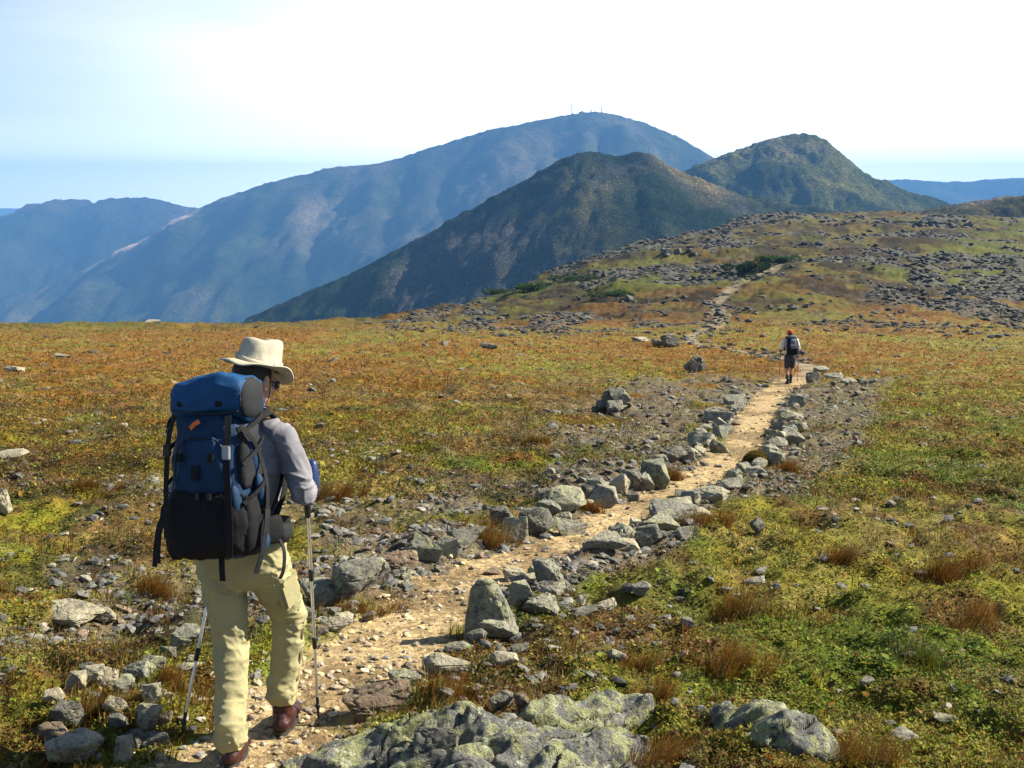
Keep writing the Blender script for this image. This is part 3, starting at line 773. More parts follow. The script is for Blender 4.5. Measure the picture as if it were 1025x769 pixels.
PX = [
 # left border of the trail, from the hiker outwards
 (320, 606, 48, 26, 'green', "pale green flat rock right behind the near hiker's right trekking pole", {}),
 (305, 622, 20, 15, 'grey', "small grey stone half hidden behind the hiker's right leg", {}),
 (340, 633, 28, 20, 'pale', "yellowish flat slab sunk into the gravel right of the hiker's right pole", {}),
 (370, 623, 14, 10, 'brown', "lone pinkish cobble on the gravel below the big grey rock with brown grass", {}),
 (324, 632, 13, 9, 'brown', "lower of two small brown stones right behind the hiker's right pole", {}),
 (323, 616, 12, 9, 'brown', "upper of two small brown stones right behind the hiker's right pole", {}),
 (362, 602, 60, 38, 'grey', "large grey lichened rock with rusty grass at its foot, left trail border", {}),
 (376, 577, 34, 18, 'green', "flat greenish rock tucked behind the large grey rock with rusty grass", {}),
 (397, 572, 36, 22, 'brown', "squat brownish rock between the flat greenish rock and the blocky pale rock", {}),
 (426, 565, 31, 28, 'green', "blocky pale green rock with a flat face towards the trail, left border", {}),
 (448, 557, 24, 18, 'grey', "grey wedge of rock leaning against the blocky pale green rock", {}),
 (466, 552, 43, 18, 'dark', "long flat dark grey stone lying along the left edge of the trail", {}),
 (438, 540, 18, 9, 'brown', "small flat brown stone behind the long flat dark stone", {}),
 (503, 528, 26, 22, 'dark', "dark rock just right of the rusty grass tuft in the left border", {}),
 (517, 544, 26, 26, 'pale', "pinkish pale rock standing right of the rusty grass tuft in the left border", {}),
 (537, 536, 36, 30, 'dark', "rounded dark grey rock with pale lichen, middle of the left border", {}),
 (548, 517, 26, 16, 'grey', "grey stone behind the rounded dark rock of the left border", {}),
 (566, 514, 40, 28, 'green', "big greenish rounded boulder on top of the left border row", {}),
 (573, 536, 32, 22, 'grey', "grey rock beside the trail just below the big greenish rounded boulder", {}),
 (546, 502, 20, 12, 'grey', "small grey stone left of the big greenish rounded boulder", {}),
 (590, 503, 20, 18, 'dark', "narrow dark stone right of the big greenish rounded boulder", {}),
 (603, 508, 32, 22, 'grey', "angular grey rock with a rusty tuft to its left, left border", {}),
 (621, 497, 20, 22, 'pale', "upright pale stone in the left border below the twin round boulders", {}),
 (636, 492, 25, 20, 'dark', "dark leaning stone left of the large round boulder", {}),
 (634, 502, 14, 10, 'dark', "small dark stone at the trail edge under the dark leaning stone", {}),
 (658, 490, 33, 30, 'green', "large round pale green boulder with a rusty tuft on its right, left border", {}),
 (647, 492, 16, 18, 'grey', "grey stone pressed against the left of the large round boulder", {}),
 (663, 465, 15, 12, 'grey', "small grey stone above the large round boulder", {}),
 (677, 465, 20, 16, 'dark', "dark grey stone where the left border bends to the right", {}),
 (689, 462, 17, 12, 'grey', "grey stone next after the bend of the left border", {}),
 (700, 447, 23, 16, 'grey', "grey blocky rock half way along the upper left border", {}),
 (722, 454, 19, 16, 'green', "greenish rock standing at the left edge of the narrow trail", {}),
 (724, 440, 19, 14, 'grey', "grey rock just above the greenish rock at the narrow trail", {}),
 (720, 423, 26, 15, 'grey', "wide grey rock set back left of the upper trail", {}),
 (737, 407, 24, 14, 'grey', "grey rock heap stone left of the trail below the far hiker", {}),
 # right border
 (491, 638, 52, 58, 'green', "tall standing greenish rock casting a shadow onto the trail", {'dep': .24, 'k': 99, 'rz': 0, 'tilt': 0}),
 (497, 641, 42, 22, 'grey', "grey lichened foot stone under the tall standing rock", {}),
 (477, 645, 20, 14, 'dark', "small rounded dark stone at the foot of the tall standing rock", {}),
 (492, 576, 18, 7, 'brown', "low brown stone in the trail above the tall standing rock", {}),
 (516, 582, 26, 15, 'pale', "pale low stone in the trail just right of the low brown stone", {}),
 (503, 594, 16, 6, 'pale', "tiny pale flat stone beside the peak of the tall standing rock", {}),
 (548, 585, 34, 27, 'grey', "angular grey rock with a bright right face at the right trail edge", {}),
 (550, 597, 34, 14, 'grey', "long low grey rock below the angular bright faced rock", {}),
 (542, 614, 36, 20, 'grey', "light grey sloping rock right of the tall standing rock", {}),
 (520, 606, 24, 22, 'green', "greenish rock joined to the right flank of the tall standing rock", {}),
 (565, 612, 20, 12, 'dark', "dark stone at the right end of the light grey sloping rock", {}),
 (450, 678, 62, 30, 'pale', "large yellowish triangular slab at the right edge of the near trail", {}),
 (503, 668, 29, 18, 'pale', "small yellowish slab right of the large triangular slab", {}),
 (460, 655, 31, 10, 'grey', "flat light grey stone above the large triangular slab", {}),
 (521, 655, 19, 10, 'dark', "small dark stone in the grass right of the yellowish slabs", {}),
 (555, 654, 19, 7, 'grey', "flat grey stone in the brown grass right of the small dark stone", {}),
 (619, 663, 23, 15, 'grey', "lone grey stone in the grass above the great lichened outcrop", {}),
 (539, 612, 20, 10, 'dark', "dark little stone under the light grey sloping rock", {}),
 (584, 616, 32, 9, 'dark', "dark flat stone with a pale round stone on top, right of the trail", {}),
 (608, 612, 20, 12, 'pale', "pale greenish stone right of the dark flat stone", {}),
 (641, 602, 20, 16, 'grey', "grey stone in the gravel apart from the right border", {}),
 (375, 718, 64, 38, 'brown', "brown smooth rock rising at the left end of the great lichened outcrop", {}),
 (409, 690, 44, 20, 'green', "mossy rock behind the brown smooth rock by the outcrop", {}),
 (503, 714, 26, 20, 'dark', "black rounded stone lying on the great lichened outcrop", {}),
 (522, 712, 19, 20, 'brown', "small brown round stone beside the black stone on the outcrop", {}),
 (606, 556, 42, 18, 'grey', "wide grey rock at the right trail edge below the upright slab", {}),
 (649, 550, 28, 22, 'dark', "upright dark slab at the right trail edge", {}),
 (628, 552, 24, 10, 'pale', "low pale stone left of the upright dark slab", {}),
 (660, 533, 40, 16, 'green', "greenish flat rock right behind the upright dark slab", {}),
 (674, 522, 48, 16, 'grey', "long grey flat rock in the middle of the right border", {}),
 (700, 519, 32, 12, 'pale', "pale flat stone with rusty grass below it, right border", {}),
 (714, 503, 34, 14, 'pale', "pale yellowish flat rock at the trail's widest bend", {}),
 (690, 499, 28, 9, 'dark', "dark flat stone left of the pale yellowish flat rock", {}),
 (686, 541, 17, 12, 'grey', "small grey stone under the long grey flat rock", {}),
 (759, 534, 14, 14, 'dark', "lone dark upright stone in the grey gravel right of the trail", {}),
 (735, 491, 22, 10, 'grey', "grey stone at the inner bend of the right border", {}),
 (757, 476, 22, 9, 'grey', "flat grey stone under the mossy mound", {}),
 (777, 467, 18, 14, 'grey', "grey rock right of the mossy mound", {}),
 (778, 450, 20, 14, 'grey', "pointed grey rock above the mossy mound at the right edge", {}),
 (797, 446, 18, 10, 'grey', "grey rock one step outside the pointed grey rock", {}),
 (790, 424, 17, 14, 'green', "greenish rock at the right edge of the upper trail", {}),
 (798, 408, 16, 13, 'grey', "grey rock in the right border below the far hiker", {}),
 (800, 434, 22, 12, 'grey', "wide grey rock outside the greenish rock of the upper trail", {}),
 # lower left corner
 (64, 628, 62, 18, 'pale', "long pale slab lying in the moss left of the near hiker", {}),
 (102, 626, 23, 14, 'pale', "pale blocky stone at the right end of the long pale slab", {}),
 (184, 655, 28, 26, 'green', "upright greenish rock left of the near hiker's left leg", {}),
 (168, 661, 18, 14, 'dark', "dark stone on the shaded side of the upright greenish rock", {}),
 (192, 672, 40, 16, 'green', "pale green block behind the left trekking pole", {}),
 (150, 674, 25, 16, 'green', "greenish cobble at the top right of the stone pile in the left corner", {}),
 (110, 677, 19, 12, 'pale', "pale cobble at the top of the stone pile in the left corner", {}),
 (90, 683, 28, 12, 'pale', "pale flat cobble at the top left of the stone pile", {}),
 (75, 696, 24, 19, 'pale', "pinkish rounded cobble at the left end of the stone pile", {}),
 (106, 690, 19, 16, 'pale', "pinkish cobble in the middle of the stone pile", {}),
 (135, 688, 32, 20, 'green', "large greenish cobble in the stone pile", {}),
 (124, 700, 20, 22, 'green', "tall greenish cobble under the large greenish cobble of the pile", {}),
 (54, 706, 19, 15, 'pale', "pale stone standing alone left of the stone pile", {}),
 (115, 712, 24, 16, 'pale', "pale egg shaped cobble at the front of the stone pile", {}),
 (150, 707, 19, 20, 'green', "yellow green cobble with straw grass at its left", {}),
 (145, 735, 30, 30, 'pale', "pale knobbly rock in the straw grass beside the left pole's tip", {}),
 (165, 728, 14, 14, 'brown', "small tan stone between the knobbly rock and the left pole", {}),
 (167, 702, 13, 13, 'pale', "small pale stone half way down the left pole", {}),
 (66, 728, 32, 24, 'dark', "rock in the moss of the left corner, coloured dark for bluish shadow", {}),  # dark stone colour stands in for the shadow lying here
 (157, 750, 27, 17, 'dark', "dark rounded stone left of the near hiker's left boot", {}),
 (131, 752, 24, 20, 'dark', "dark stone left of the dark rounded stone near the boot", {}),
 (118, 730, 18, 14, 'dark', "dark cobble in the shade below the stone pile", {}),
 (49, 752, 38, 22, 'brown', "brownish rock above the large pale rock of the bottom left corner", {}),
 (68, 778, 56, 36, 'pale', "large pale rock at the bottom edge in the left corner", {}),
 (124, 766, 24, 26, 'pale', "pale leaning stone at the bottom edge right of the large pale rock", {}),
 (161, 764, 11, 10, 'pale', "tiny pale stone at the bottom edge near the hiker's left boot", {}),
 (5, 460, 36, 10, 'pale', "pale flat rock at the left edge of the picture level with the pack", {}),
 (2, 515, 16, 26, 'pale', "pale upright rock cut by the left edge of the picture", {}),
 # stones out on the turf
 (153, 324, 16, 4, 'pale', "white rock on the skyline of the turf left of the hat", {}),
 (489, 349, 20, 6, 'dark', "dark flat rock alone in the orange grass above the trail", {}),
 (446, 346, 9, 5, 'pale', "small white rock alone in the orange grass left of the dark flat rock", {}),
 (12, 371, 20, 6, 'pale', "whitish flat rock in the turf near the left edge", {}),
 (62, 358, 16, 5, 'grey', "flat grey rock in the orange turf far left", {}),
 (868, 690, 14, 12, 'grey', "little upright grey stone in the green turf at right", {}),
 (945, 726, 18, 8, 'pale', "small pale stone in the turf at lower right", {}),
 (905, 745, 28, 9, 'grey', "flat grey stone in the turf right of the lichened boulder", {}),
 (688, 630, 14, 10, 'grey', "small grey stone left of the wind blown tuft", {}),
 (757, 585, 20, 10, 'grey', "grey flat stone at the lower end of the gravel patch", {}),
 (868, 588, 12, 6, 'grey', "small flat stone in the green turf beyond the gravel", {}),
 # the trail's rocks behind the far hiker
 (672, 348, 18, 13, 'dark', "dark rock at the bend of the far trail left of the far hiker", {}),
 (660, 347, 14, 8, 'grey', "grey stone touching the left side of the dark rock at the far bend", {}),
 (641, 342, 18, 6, 'pale', "pale flat rock at the left end of the far stone row", {}),
 (815, 381, 13, 11, 'dark', "pointed dark stone right of the far hiker's boots", {}),
 (835, 380, 18, 8, 'grey', "grey flat stone right of the pointed dark stone by the far hiker", {}),
 (823, 373, 16, 7, 'grey', "grey stone behind the pointed dark stone by the far hiker", {}),
 (850, 384, 16, 7, 'grey', "outermost grey stone to the right of the far hiker", {}),
]
for u, v, w, h, m_, lab, kw in PX:
    px_rock(u, v, w, h, m_, lab, **kw)
# pale round stone on the flat dark one
_x, _y, _r = [r for r, p in zip(ROCKS, PX) if p[5].startswith("dark flat stone with")][0]
put_rock(_x, _y + .01, .075, .06, 'pale', "pale round stone sitting on the dark flat stone right of the trail", z=gz(_x, _y) + .065, sink=.1)

# cairns
def cairn(u, v, w, h, labels, mats, seed):
    random.seed(seed)
    x, y = at(u, v); m = y / F * 1.03
    W, Hh = w * m, h * m
    lay = [(-.30, 0, 0, .40, .5), (.0, -.12, 0, .42, .5), (.30, 0, 0, .42, .46), (.05, .25, 0, .5, .5), (-.14, .04, .36, .38, .46), (.18, .06, .34, .36, .42), (.02, .05, .60, .34, .36), (.42, .1, 0, .22, .25), (-.46, .05, 0, .2, .2)]
    for k, (dx, dy, dz, ww, hh) in enumerate(lay[:len(labels)]):
        put_rock(x + dx * W, y + .3 * W + dy * W, ww * W * 1.08, hh * Hh * 1.1, mats[k % len(mats)], labels[k], "stones of the cairns", sink=.12, tilt=.3, sub=3, z=gz(x, y) + dz * Hh, name="cairn_stone")
cairn(617, 415, 42, 25, ["left foot stone of the cairn in the brown turf", "front foot stone of the cairn in the brown turf", "right foot stone of the cairn in the brown turf", "hidden back foot stone of the cairn in the brown turf",
      "upper left stone of the cairn in the brown turf", "upper right stone of the cairn in the brown turf", "top stone of the cairn in the brown turf", "stray stone at the right foot of the cairn in the brown turf", "stray stone at the left foot of the cairn in the brown turf"], ['dark', 'grey', 'grey', 'dark'], 3)
cairn(697, 373, 21, 17, ["left foot stone of the smaller cairn beyond the trail", "front foot stone of the smaller cairn beyond the trail", "right foot stone of the smaller cairn beyond the trail", "back foot stone of the smaller cairn beyond the trail",
      "upper left stone of the smaller cairn beyond the trail", "upper right stone of the smaller cairn beyond the trail", "pointed top stone of the smaller cairn beyond the trail"], ['dark', 'grey', 'dark'], 8)

# the rest of the two border rows
random.seed(21)
def clear(x, y, r):
    return all((x - a) ** 2 + (y - b) ** 2 > (0.75 * (r + c)) ** 2 for a, b, c in ROCKS)
_n = 0
for sgn, nm in ((-1, 'left'), (1, 'right')):
    P = TD
    L = np.concatenate([[0], np.cumsum(np.hypot(*(P[1:, :2] - P[:-1, :2]).T))])
    l = 4.0; _n = 0
    while l < L[-1] and _n < 85:
        x, y, hw = (np.interp(l, L, P[:, k]) for k in range(3))
        x2, y2 = np.interp(l + .1, L, P[:, 0]), np.interp(l + .1, L, P[:, 1])
        tx, ty = (x2 - x) / math.hypot(x2 - x, y2 - y), (y2 - y) / math.hypot(x2 - x, y2 - y)
        sz = random.choice((.11, .14, .17, .21, .27)) * (0.85 if y < 9 else 1.0 if y < 45 else 2.0)
        off = hw + sz * random.uniform(.25, .9) + abs(random.gauss(0, .12)) * (1 if y < 40 else 3)
        px, py = x + sgn * ty * off, y - sgn * tx * off
        l += sz * random.uniform(.5, 1.3) + (0 if y < 45 else 1.2)
        if y < 5.0 or y > 120 or not clear(px, py, sz / 2): continue
        seg = "below the pale yellowish flat rock" if y < 14 else "between the mossy mound and the far hiker" if y < 32 else "beyond the far hiker"
        put_rock(px, py, sz, sz * random.uniform(.4, .7), random.choice(['grey', 'grey', 'grey', 'green', 'dark', 'pale']),
                 "small stone in the %s trail border, %s" % (nm, seg), "small stones in the %s trail border %s" % (nm, seg), sub=3 if y < 14 else 2, tilt=.35, rz=random.uniform(0, 6))
        _n += 1

# boulders in the outcrop bands of the rising ground
random.seed(33)
BANDS = [(787, 308, 84, 7, 9, "long dark outcrop band above the far hiker"), (884, 316, 70, 9, 7, "outcrop patch right of the far hiker, above the grass"), (925, 292, 90, 14, 9, "stony patch at the right middle of the rise"),
         (925, 257, 90, 10, 8, "dark block field near the right shoulder of the rise"), (945, 227, 60, 5, 5, "rocks on the skyline at the right"), (845, 266, 70, 6, 6, "rocks right of the upper trail"),
         (657, 301, 80, 8, 9, "grey outcrop on the left flank of the rise"), (545, 318, 100, 6, 9, "stone band along the foot of the rise at left"), (675, 254, 60, 10, 8, "dark crag on the left edge of the rise"),
         (740, 232, 60, 7, 7, "rocks on the skyline left of the round hill"), (620, 278, 80, 8, 8, "rock ribs on the left edge of the rise"), (720, 318, 26, 12, 8, "stones beside the upper trail"),
         (850, 385, 40, 4, 4, "stones right of the far hiker"), (980, 335, 60, 8, 5, "dark rocks at the right edge of the picture"), (830, 225, 80, 4, 5, "rocks along the top of the rise")]
for u0, v0, du, dv, n, where in BANDS:
    for i in range(int(n * 1.25)):
        u = u0 + random.uniform(-.5, .5) * du; v = v0 + random.uniform(-.5, .5) * dv
        x, y = at(u, v)
        if y < 20: continue
        m = y / F
        w = random.choice((3.5, 4.5, 5.5, 7, 10)) * m * random.uniform(.8, 1.15)
        put_rock(x, y, w, w * random.uniform(.3, .55), random.choice(['far', 'far', 'dark']), "grey boulder in the " + where, "boulders in the " + where, sub=3, tilt=.25, rz=random.uniform(0, 6), name="boulder")
NROCK = len(ROCKS)

# ------------------------------------------------------------------ the great lichened outcrop at the bottom and the boulder at its right
def lichen_rock_mat(name):
    m, t, b = nmat(name)
    p = position(t)
    c = ramp(t, noise(t, p, 4, 7, 0.65), [(0.3, (.06, .062, .06)), (0.5, (.155, .155, .14)), (0.72, (.26, .25, .215))])
    l1 = ramp(t, noise(t, p, 7, 9, 0.74), [(0.48, (0, 0, 0)), (0.54, (1, 1, 1))])
    c = mixc(t, l1, c, (.29, .30, .145))
    l2 = ramp(t, noise(t, p, 16, 8, 0.75), [(0.56, (0, 0, 0)), (0.60, (1, 1, 1))])
    c = mixc(t, l2, c, (.42, .43, .30))
    l3 = ramp(t, noise(t, p, 21, 8, 0.8), [(0.385, (1, 1, 1)), (0.45, (0, 0, 0))])
    c = mixc(t, l3, c, (.022, .022, .022))
    sp = ramp(t, noise(t, p, 90, 4, 0.7), [(0.32, (.3, .3, .3)), (0.48, (1, 1, 1)), (0.66, (1.3, 1.3, 1.25))])
    c = mixc(t, 0.85, c, sp, 'MULTIPLY')
    t.links.new(c, b.inputs["Base Color"]); b.inputs["Roughness"].default_value = 0.92
    h = N(t, "ShaderNodeMath", operation='ADD')
    t.links.new(noise(t, p, 14, 9, 0.75), h.inputs[0]); t.links.new(noise(t, p, 60, 4, 0.7), h.inputs[1])
    bump(t, b, h.outputs[0], 1.0, 0.03)
    return m
M_LICH = lichen_rock_mat("lichened_outcrop")

def outcrop(name, label, lobes, res, seed, strata=1.0):
    """lobes: (u, v, half width m, half depth m, height m, rotation) at photo pixels; one continuous rock mass rising out of the ground"""
    L = []
    for u, v, a, b_, h, rot in lobes:
        x, y = at(u, v); L.append((x, y, a, b_, h, rot))
    L = np.array(L)
    x0, x1 = (L[:, 0] - L[:, 2]).min() - .25, (L[:, 0] + L[:, 2]).max() + .25
    y0, y1 = (L[:, 1] - L[:, 3]).min() - .25, (L[:, 1] + L[:, 3]).max() + .25
    nx, ny = int((x1 - x0) / res), int((y1 - y0) / res)
    X, Y = np.meshgrid(np.linspace(x0, x1, nx), np.linspace(y0, y1, ny))
    wx = X + (fbm(X * 2 + seed, Y * 2, octs=3) - .5) * .16; wy = Y + (fbm(X * 2, Y * 2 + seed, octs=3) - .5) * .12
    Hh = np.full(X.shape, -.12)
    for x, y, a, b_, h, rot in L:
        c, s_ = math.cos(rot), math.sin(rot)
        ex = ((wx - x) * c + (wy - y) * s_) / a; ey = (-(wx - x) * s_ + (wy - y) * c) / b_
        q = np.sqrt(ex ** 2 + ey ** 2)
        q = np.maximum(q, 0.86 * np.maximum(np.abs(ex), np.abs(ey)) * 1.15)
        lob = .62 * h * np.sqrt(np.clip(1 - q ** 2.6, 0, 1)) * (1 + .25 * ex) - .12 * (q > 1)
        Hh = np.log(np.exp(22 * Hh) + np.exp(22 * lob)) / 22
    # joints and layers
    k = (X * .55 + Y * .83)
    xr_, yr_ = X * .93 + Y * .37, -X * .37 + Y * .93
    r1 = 1 - np.abs(2 * fbm(xr_ * 1.1 + seed, yr_ * 4.0, octs=4, gain=.42) - 1)
    r2 = 1 - np.abs(2 * fbm(xr_ * 3.4, yr_ * 5.0 + seed, octs=3, gain=.4) - 1)
    up = smooth(-.1, .08, Hh)
    st = Hh / .075 + fbm(xr_ * .8, yr_ * 2.2 + 9, octs=3) * 2.2
    step = (np.floor(st) + smooth(.5, .85, st - np.floor(st))) * .075 - Hh - fbm(xr_ * .8, yr_ * 2.2 + 9, octs=3) * 2.2 * .075
    Hh = Hh + up * (strata * .75 * step - .06 * smooth(.94, .99, r1) + (fbm(X * 7, Y * 7, octs=4) - .5) * .03 + (fbm(X * 34, Y * 34, octs=3) - .5) * .012)
    # blocks bounded by joints
    rs = np.random.default_rng(int(seed * 10))
    ns = int((x1 - x0) * (y1 - y0) / .085)
    sx, sy = rs.uniform(x0, x1, ns), rs.uniform(y0, y1, ns)
    wX = X + (fbm(X * 3, Y * 3 + 2, octs=3) - .5) * .12; wY = Y + (fbm(X * 3 + 8, Y * 3, octs=3) - .5) * .12
    f1 = np.full(X.shape, 9.); f2 = np.full(X.shape, 9.); idx = np.zeros(X.shape, int)
    for q in range(ns):
        dx, dy = wX - sx[q], wY - sy[q]
        dd = np.hypot((dx * .93 + dy * .37) * .62, (-dx * .37 + dy * .93) * 1.5)
        f2 = np.where(dd < f1, f1, np.minimum(f2, dd)); idx = np.where(dd < f1, q, idx); f1 = np.minimum(f1, dd)
    off = rs.normal(0, .007, ns)[idx] + rs.normal(.02, .05, ns)[idx] * (X - sx[idx]) + rs.normal(.02, .09, ns)[idx] * (Y - sy[idx])
    Hh = Hh + up * (off - .045 * smooth(.020, .0, f2 - f1) * (rs.random(ns)[idx] > .35))
    Z = ground_z(X, Y) + Hh
    me = mk_mesh(name, np.stack([X.ravel(), Y.ravel(), Z.ravel()], 1), grid_faces(ny, nx))
    # keep the rock only, drop what lies under the ground
    bm = bmesh.new(); bm.from_mesh(me)
    hv = Hh.ravel()
    bm.verts.ensure_lookup_table()
    bmesh.ops.delete(bm, geom=[v for v in bm.verts if hv[v.index] < -.10], context='VERTS')
    edge = [e for e in bm.edges if e.is_boundary]
    ex = bmesh.ops.extrude_edge_only(bm, edges=edge)
    for g in ex['geom']:
        if isinstance(g, bmesh.types.BMVert): g.co.z -= .35
    bm.to_mesh(me); bm.free()
    for p in me.polygons: p.use_smooth = True
    for x, y, a, b_, h, rot in L: ROCKS.append((x, y, max(a, b_) * .9))
    return tag(link(name, me, M_LICH), label, "rock")
outcrop("rock_outcrop", "great cracked outcrop with yellow green lichen at the bottom centre, its ridge pointing right",
        [(400, 745, .42, .20, .15, .2), (345, 762, .26, .12, .06, .3), (470, 742, .34, .17, .16, -.1), (440, 790, .45, .2, .16, 0), (545, 760, .36, .19, .14, .1), (590, 752, .26, .20, .16, .3),
         (600, 716, .26, .11, .15, .45), (560, 722, .22, .09, .10, .4), (520, 800, .6, .2, .14, 0)], .0065, 4.0)
outcrop("lichened_boulder", "grey green lichened boulder sloping out of the turf at the bottom right",
        [(760, 722, .19, .13, .13, -.3), (800, 742, .21, .14, .13, -.5), (728, 712, .10, .08, .05, 0)], .006, 9.0, .4)
px_rock(431, 775, 42, 44, 'dark', "dark rough block standing before the lichened outcrop at the bottom edge", dep=.12)

# ------------------------------------------------------------------ ground cover (nobody could count it): leaves, blades, rubble
def zero_on_rocks(x, y, f=.62):
    keep = np.ones(len(x), bool)
    R = np.array([r for r in ROCKS if r[2] > .05 and r[1] < 40])
    for a, b_, c in R:
        keep &= (x - a) ** 2 + (y - b_) ** 2 > (c * f) ** 2
    return keep

def sample(n, smin, smax, rng, umin=-320, umax=1345):
    """points spread evenly over the picture: denser near the camera, as the eye sees it"""
    u = rng.uniform(umin, umax, n)
    s = rng.uniform(smin, smax, n)
    y = SLOPE_B / (s - SLOPE_A)
    z = -s * y
    x = (u - 512.5) / F * (y * CP - z * SP)
    return x, y

def pick(rng, keys, w):
    """w (n,k) weights -> colours"""
    w = w / w.sum(1, keepdims=True)
    c = np.cumsum(w, 1); r = rng.random(len(w))[:, None]
    k = (r > c).sum(1).clip(0, len(keys) - 1)
    P = np.array([PAL[a] for a in keys])
    return P[k]

M_LEAF = mat_leaf("tundra_leaves")
def leaves(name, n, smin, smax, seed, size, up, lift, hue_far=0.0):
    rng = np.random.default_rng(seed)
    x, y = sample(n, smin, smax, rng)
    C, g, d, tw, gp, sc = cover(x, y)
    keep = (rng.random(n) > tw * 1.2) & (rng.random(n) > gp * 0.8) & zero_on_rocks(x, y) & (d > 0.02)
    dens = smooth(.30, .50, fbm(x * 4.5, y * 3.6 + 8, octs=3))
    keep &= rng.random(n) < .35 + .65 * dens
    x, y, C = x[keep], y[keep], C[keep]
    n = len(x)
    z = ground_z(x, y)
    sz = size(y) * rng.lognormal(0, .35, n)
    az = rng.uniform(0, 2 * math.pi, n); el = np.abs(rng.normal(0, up, n))
    ax = np.stack([np.cos(az) * np.cos(el), np.sin(az) * np.cos(el), np.sin(el)], 1)
    bx = np.stack([-np.sin(az), np.cos(az), rng.normal(0, .5, n)], 1); bx /= np.linalg.norm(bx, axis=1)[:, None]
    p0 = np.stack([x, y, z + rng.random(n) ** 1.5 * lift(y)], 1)
    L = sz[:, None]; W = (sz * rng.uniform(.28, .5, n))[:, None]
    nrm = np.cross(ax, bx)
    V = np.stack([p0, p0 + ax * L * .5 + bx * W + nrm * L * .1, p0 + ax * L, p0 + ax * L * .5 - bx * W + nrm * L * .1], 1).reshape(-1, 3)
    Fc = np.arange(4 * n).reshape(-1, 4)
    vj = np.exp(rng.normal(0, .30, (n, 1)))
    hj = 1 + rng.normal(0, .14, (n, 3))
    other = pick(rng, ['green', 'olive', 'moss', 'orange', 'rust', 'brown', 'straw', 'dark'], np.array([[3.5, 3.5, 1.6, 1.3 + 1.0 * hue_far, .5 + .6 * hue_far, 1.5, 1.1, 1.2]]) + np.zeros((n, 1)))
    m = (rng.random(n) < .26)[:, None]
    Cl = np.where(m, other, C) * vj * hj * 1.25
    me = mk_mesh(name, V, Fc, False)
    add_col(me, "col", np.repeat(np.clip(Cl, .004, .6), 4, 0))
    return tag(link(name, me, M_LEAF), kind="stuff")

s_of = lambda y: SLOPE_A + SLOPE_B / y
leaves("low_alpine_plants", 680000, s_of(17), s_of(3.05), 1, lambda y: .010 + .0010 * y, .5, lambda y: .018 + .0006 * y)
leaves("alpine_turf", 500000, s_of(95), s_of(11), 2, lambda y: .012 + .0012 * y, .5, lambda y: .03 + .0012 * y, .6)

def blades(name, n_tuft, smin, smax, seed, per, length, width, wfun, colors, lean=.35, wind=(.35, .05), spread=.06, xy=None):
    rng = np.random.default_rng(seed)
    if xy is None:
        x, y = sample(n_tuft, smin, smax, rng)
        C, g, d, tw, gp, sc = cover(x, y)
        keep = (rng.random(len(x)) < wfun(x, y, C, gp, d)) & (rng.random(len(x)) > tw * 1.4) & (rng.random(len(x)) > gp * .7) & zero_on_rocks(x, y, .8)
        x, y = x[keep], y[keep]
    else:
        x, y = xy
    nt = len(x); z = ground_z(x, y)
    cols = pick(rng, colors[0], np.array([colors[1]]) + np.zeros((nt, 1)))
    k = per
    X = np.repeat(x, k); Y = np.repeat(y, k); n = nt * k
    sp = np.repeat(spread(y) if callable(spread) else np.full(nt, spread), k)
    r = np.abs(rng.normal(0, 1, n)) * sp; a = rng.uniform(0, 2 * math.pi, n)
    bx, by = X + r * np.cos(a), Y + r * np.sin(a)
    bz = np.repeat(z, k) - .01
    Ln = np.repeat(length(y), k) * rng.lognormal(0, .28, n)
    Wd = np.repeat(width(y), k) * rng.uniform(.7, 1.3, n)
    dirx = np.cos(a) * lean * rng.uniform(.3, 1.6, n) + wind[0] + rng.normal(0, .18, n)
    diry = np.sin(a) * lean * rng.uniform(.3, 1.6, n) + wind[1] + rng.normal(0, .18, n)
    base = np.stack([bx, by, bz], 1)
    d1 = np.stack([dirx * .35, diry * .35, np.ones(n)], 1); d1 /= np.linalg.norm(d1, axis=1)[:, None]
    d2 = np.stack([dirx * 1.7, diry * 1.7, np.full(n, .55)], 1); d2 /= np.linalg.norm(d2, axis=1)[:, None]
    mid = base + d1 * (Ln * .55)[:, None]; tip = mid + d2 * (Ln * .45)[:, None]
    wa = rng.uniform(0, math.pi, n); wv = np.stack([np.cos(wa), np.sin(wa) * .6, np.zeros(n)], 1) * Wd[:, None]
    V = np.stack([base - wv, base + wv, mid + wv * .8, mid - wv * .8, tip], 1).reshape(-1, 3)
    i = np.arange(n)[:, None] * 5
    T = np.concatenate([i + np.array([[0, 1, 2]]), i + np.array([[0, 2, 3]]), i + np.array([[3, 2, 4]])], 0)
    vj = np.exp(rng.normal(0, .3, (n, 1)))
    Cb = np.repeat(cols, k, 0) * vj * (1 + rng.normal(0, .1, (n, 3)))
    me = mk_mesh(name, V, T, False)
    Cv = np.repeat(np.clip(Cb, .004, .6), 5, 0).reshape(n, 5, 3)
    add_col(me, "col", Cv.reshape(-1, 3))
    return link(name, me, M_LEAF)

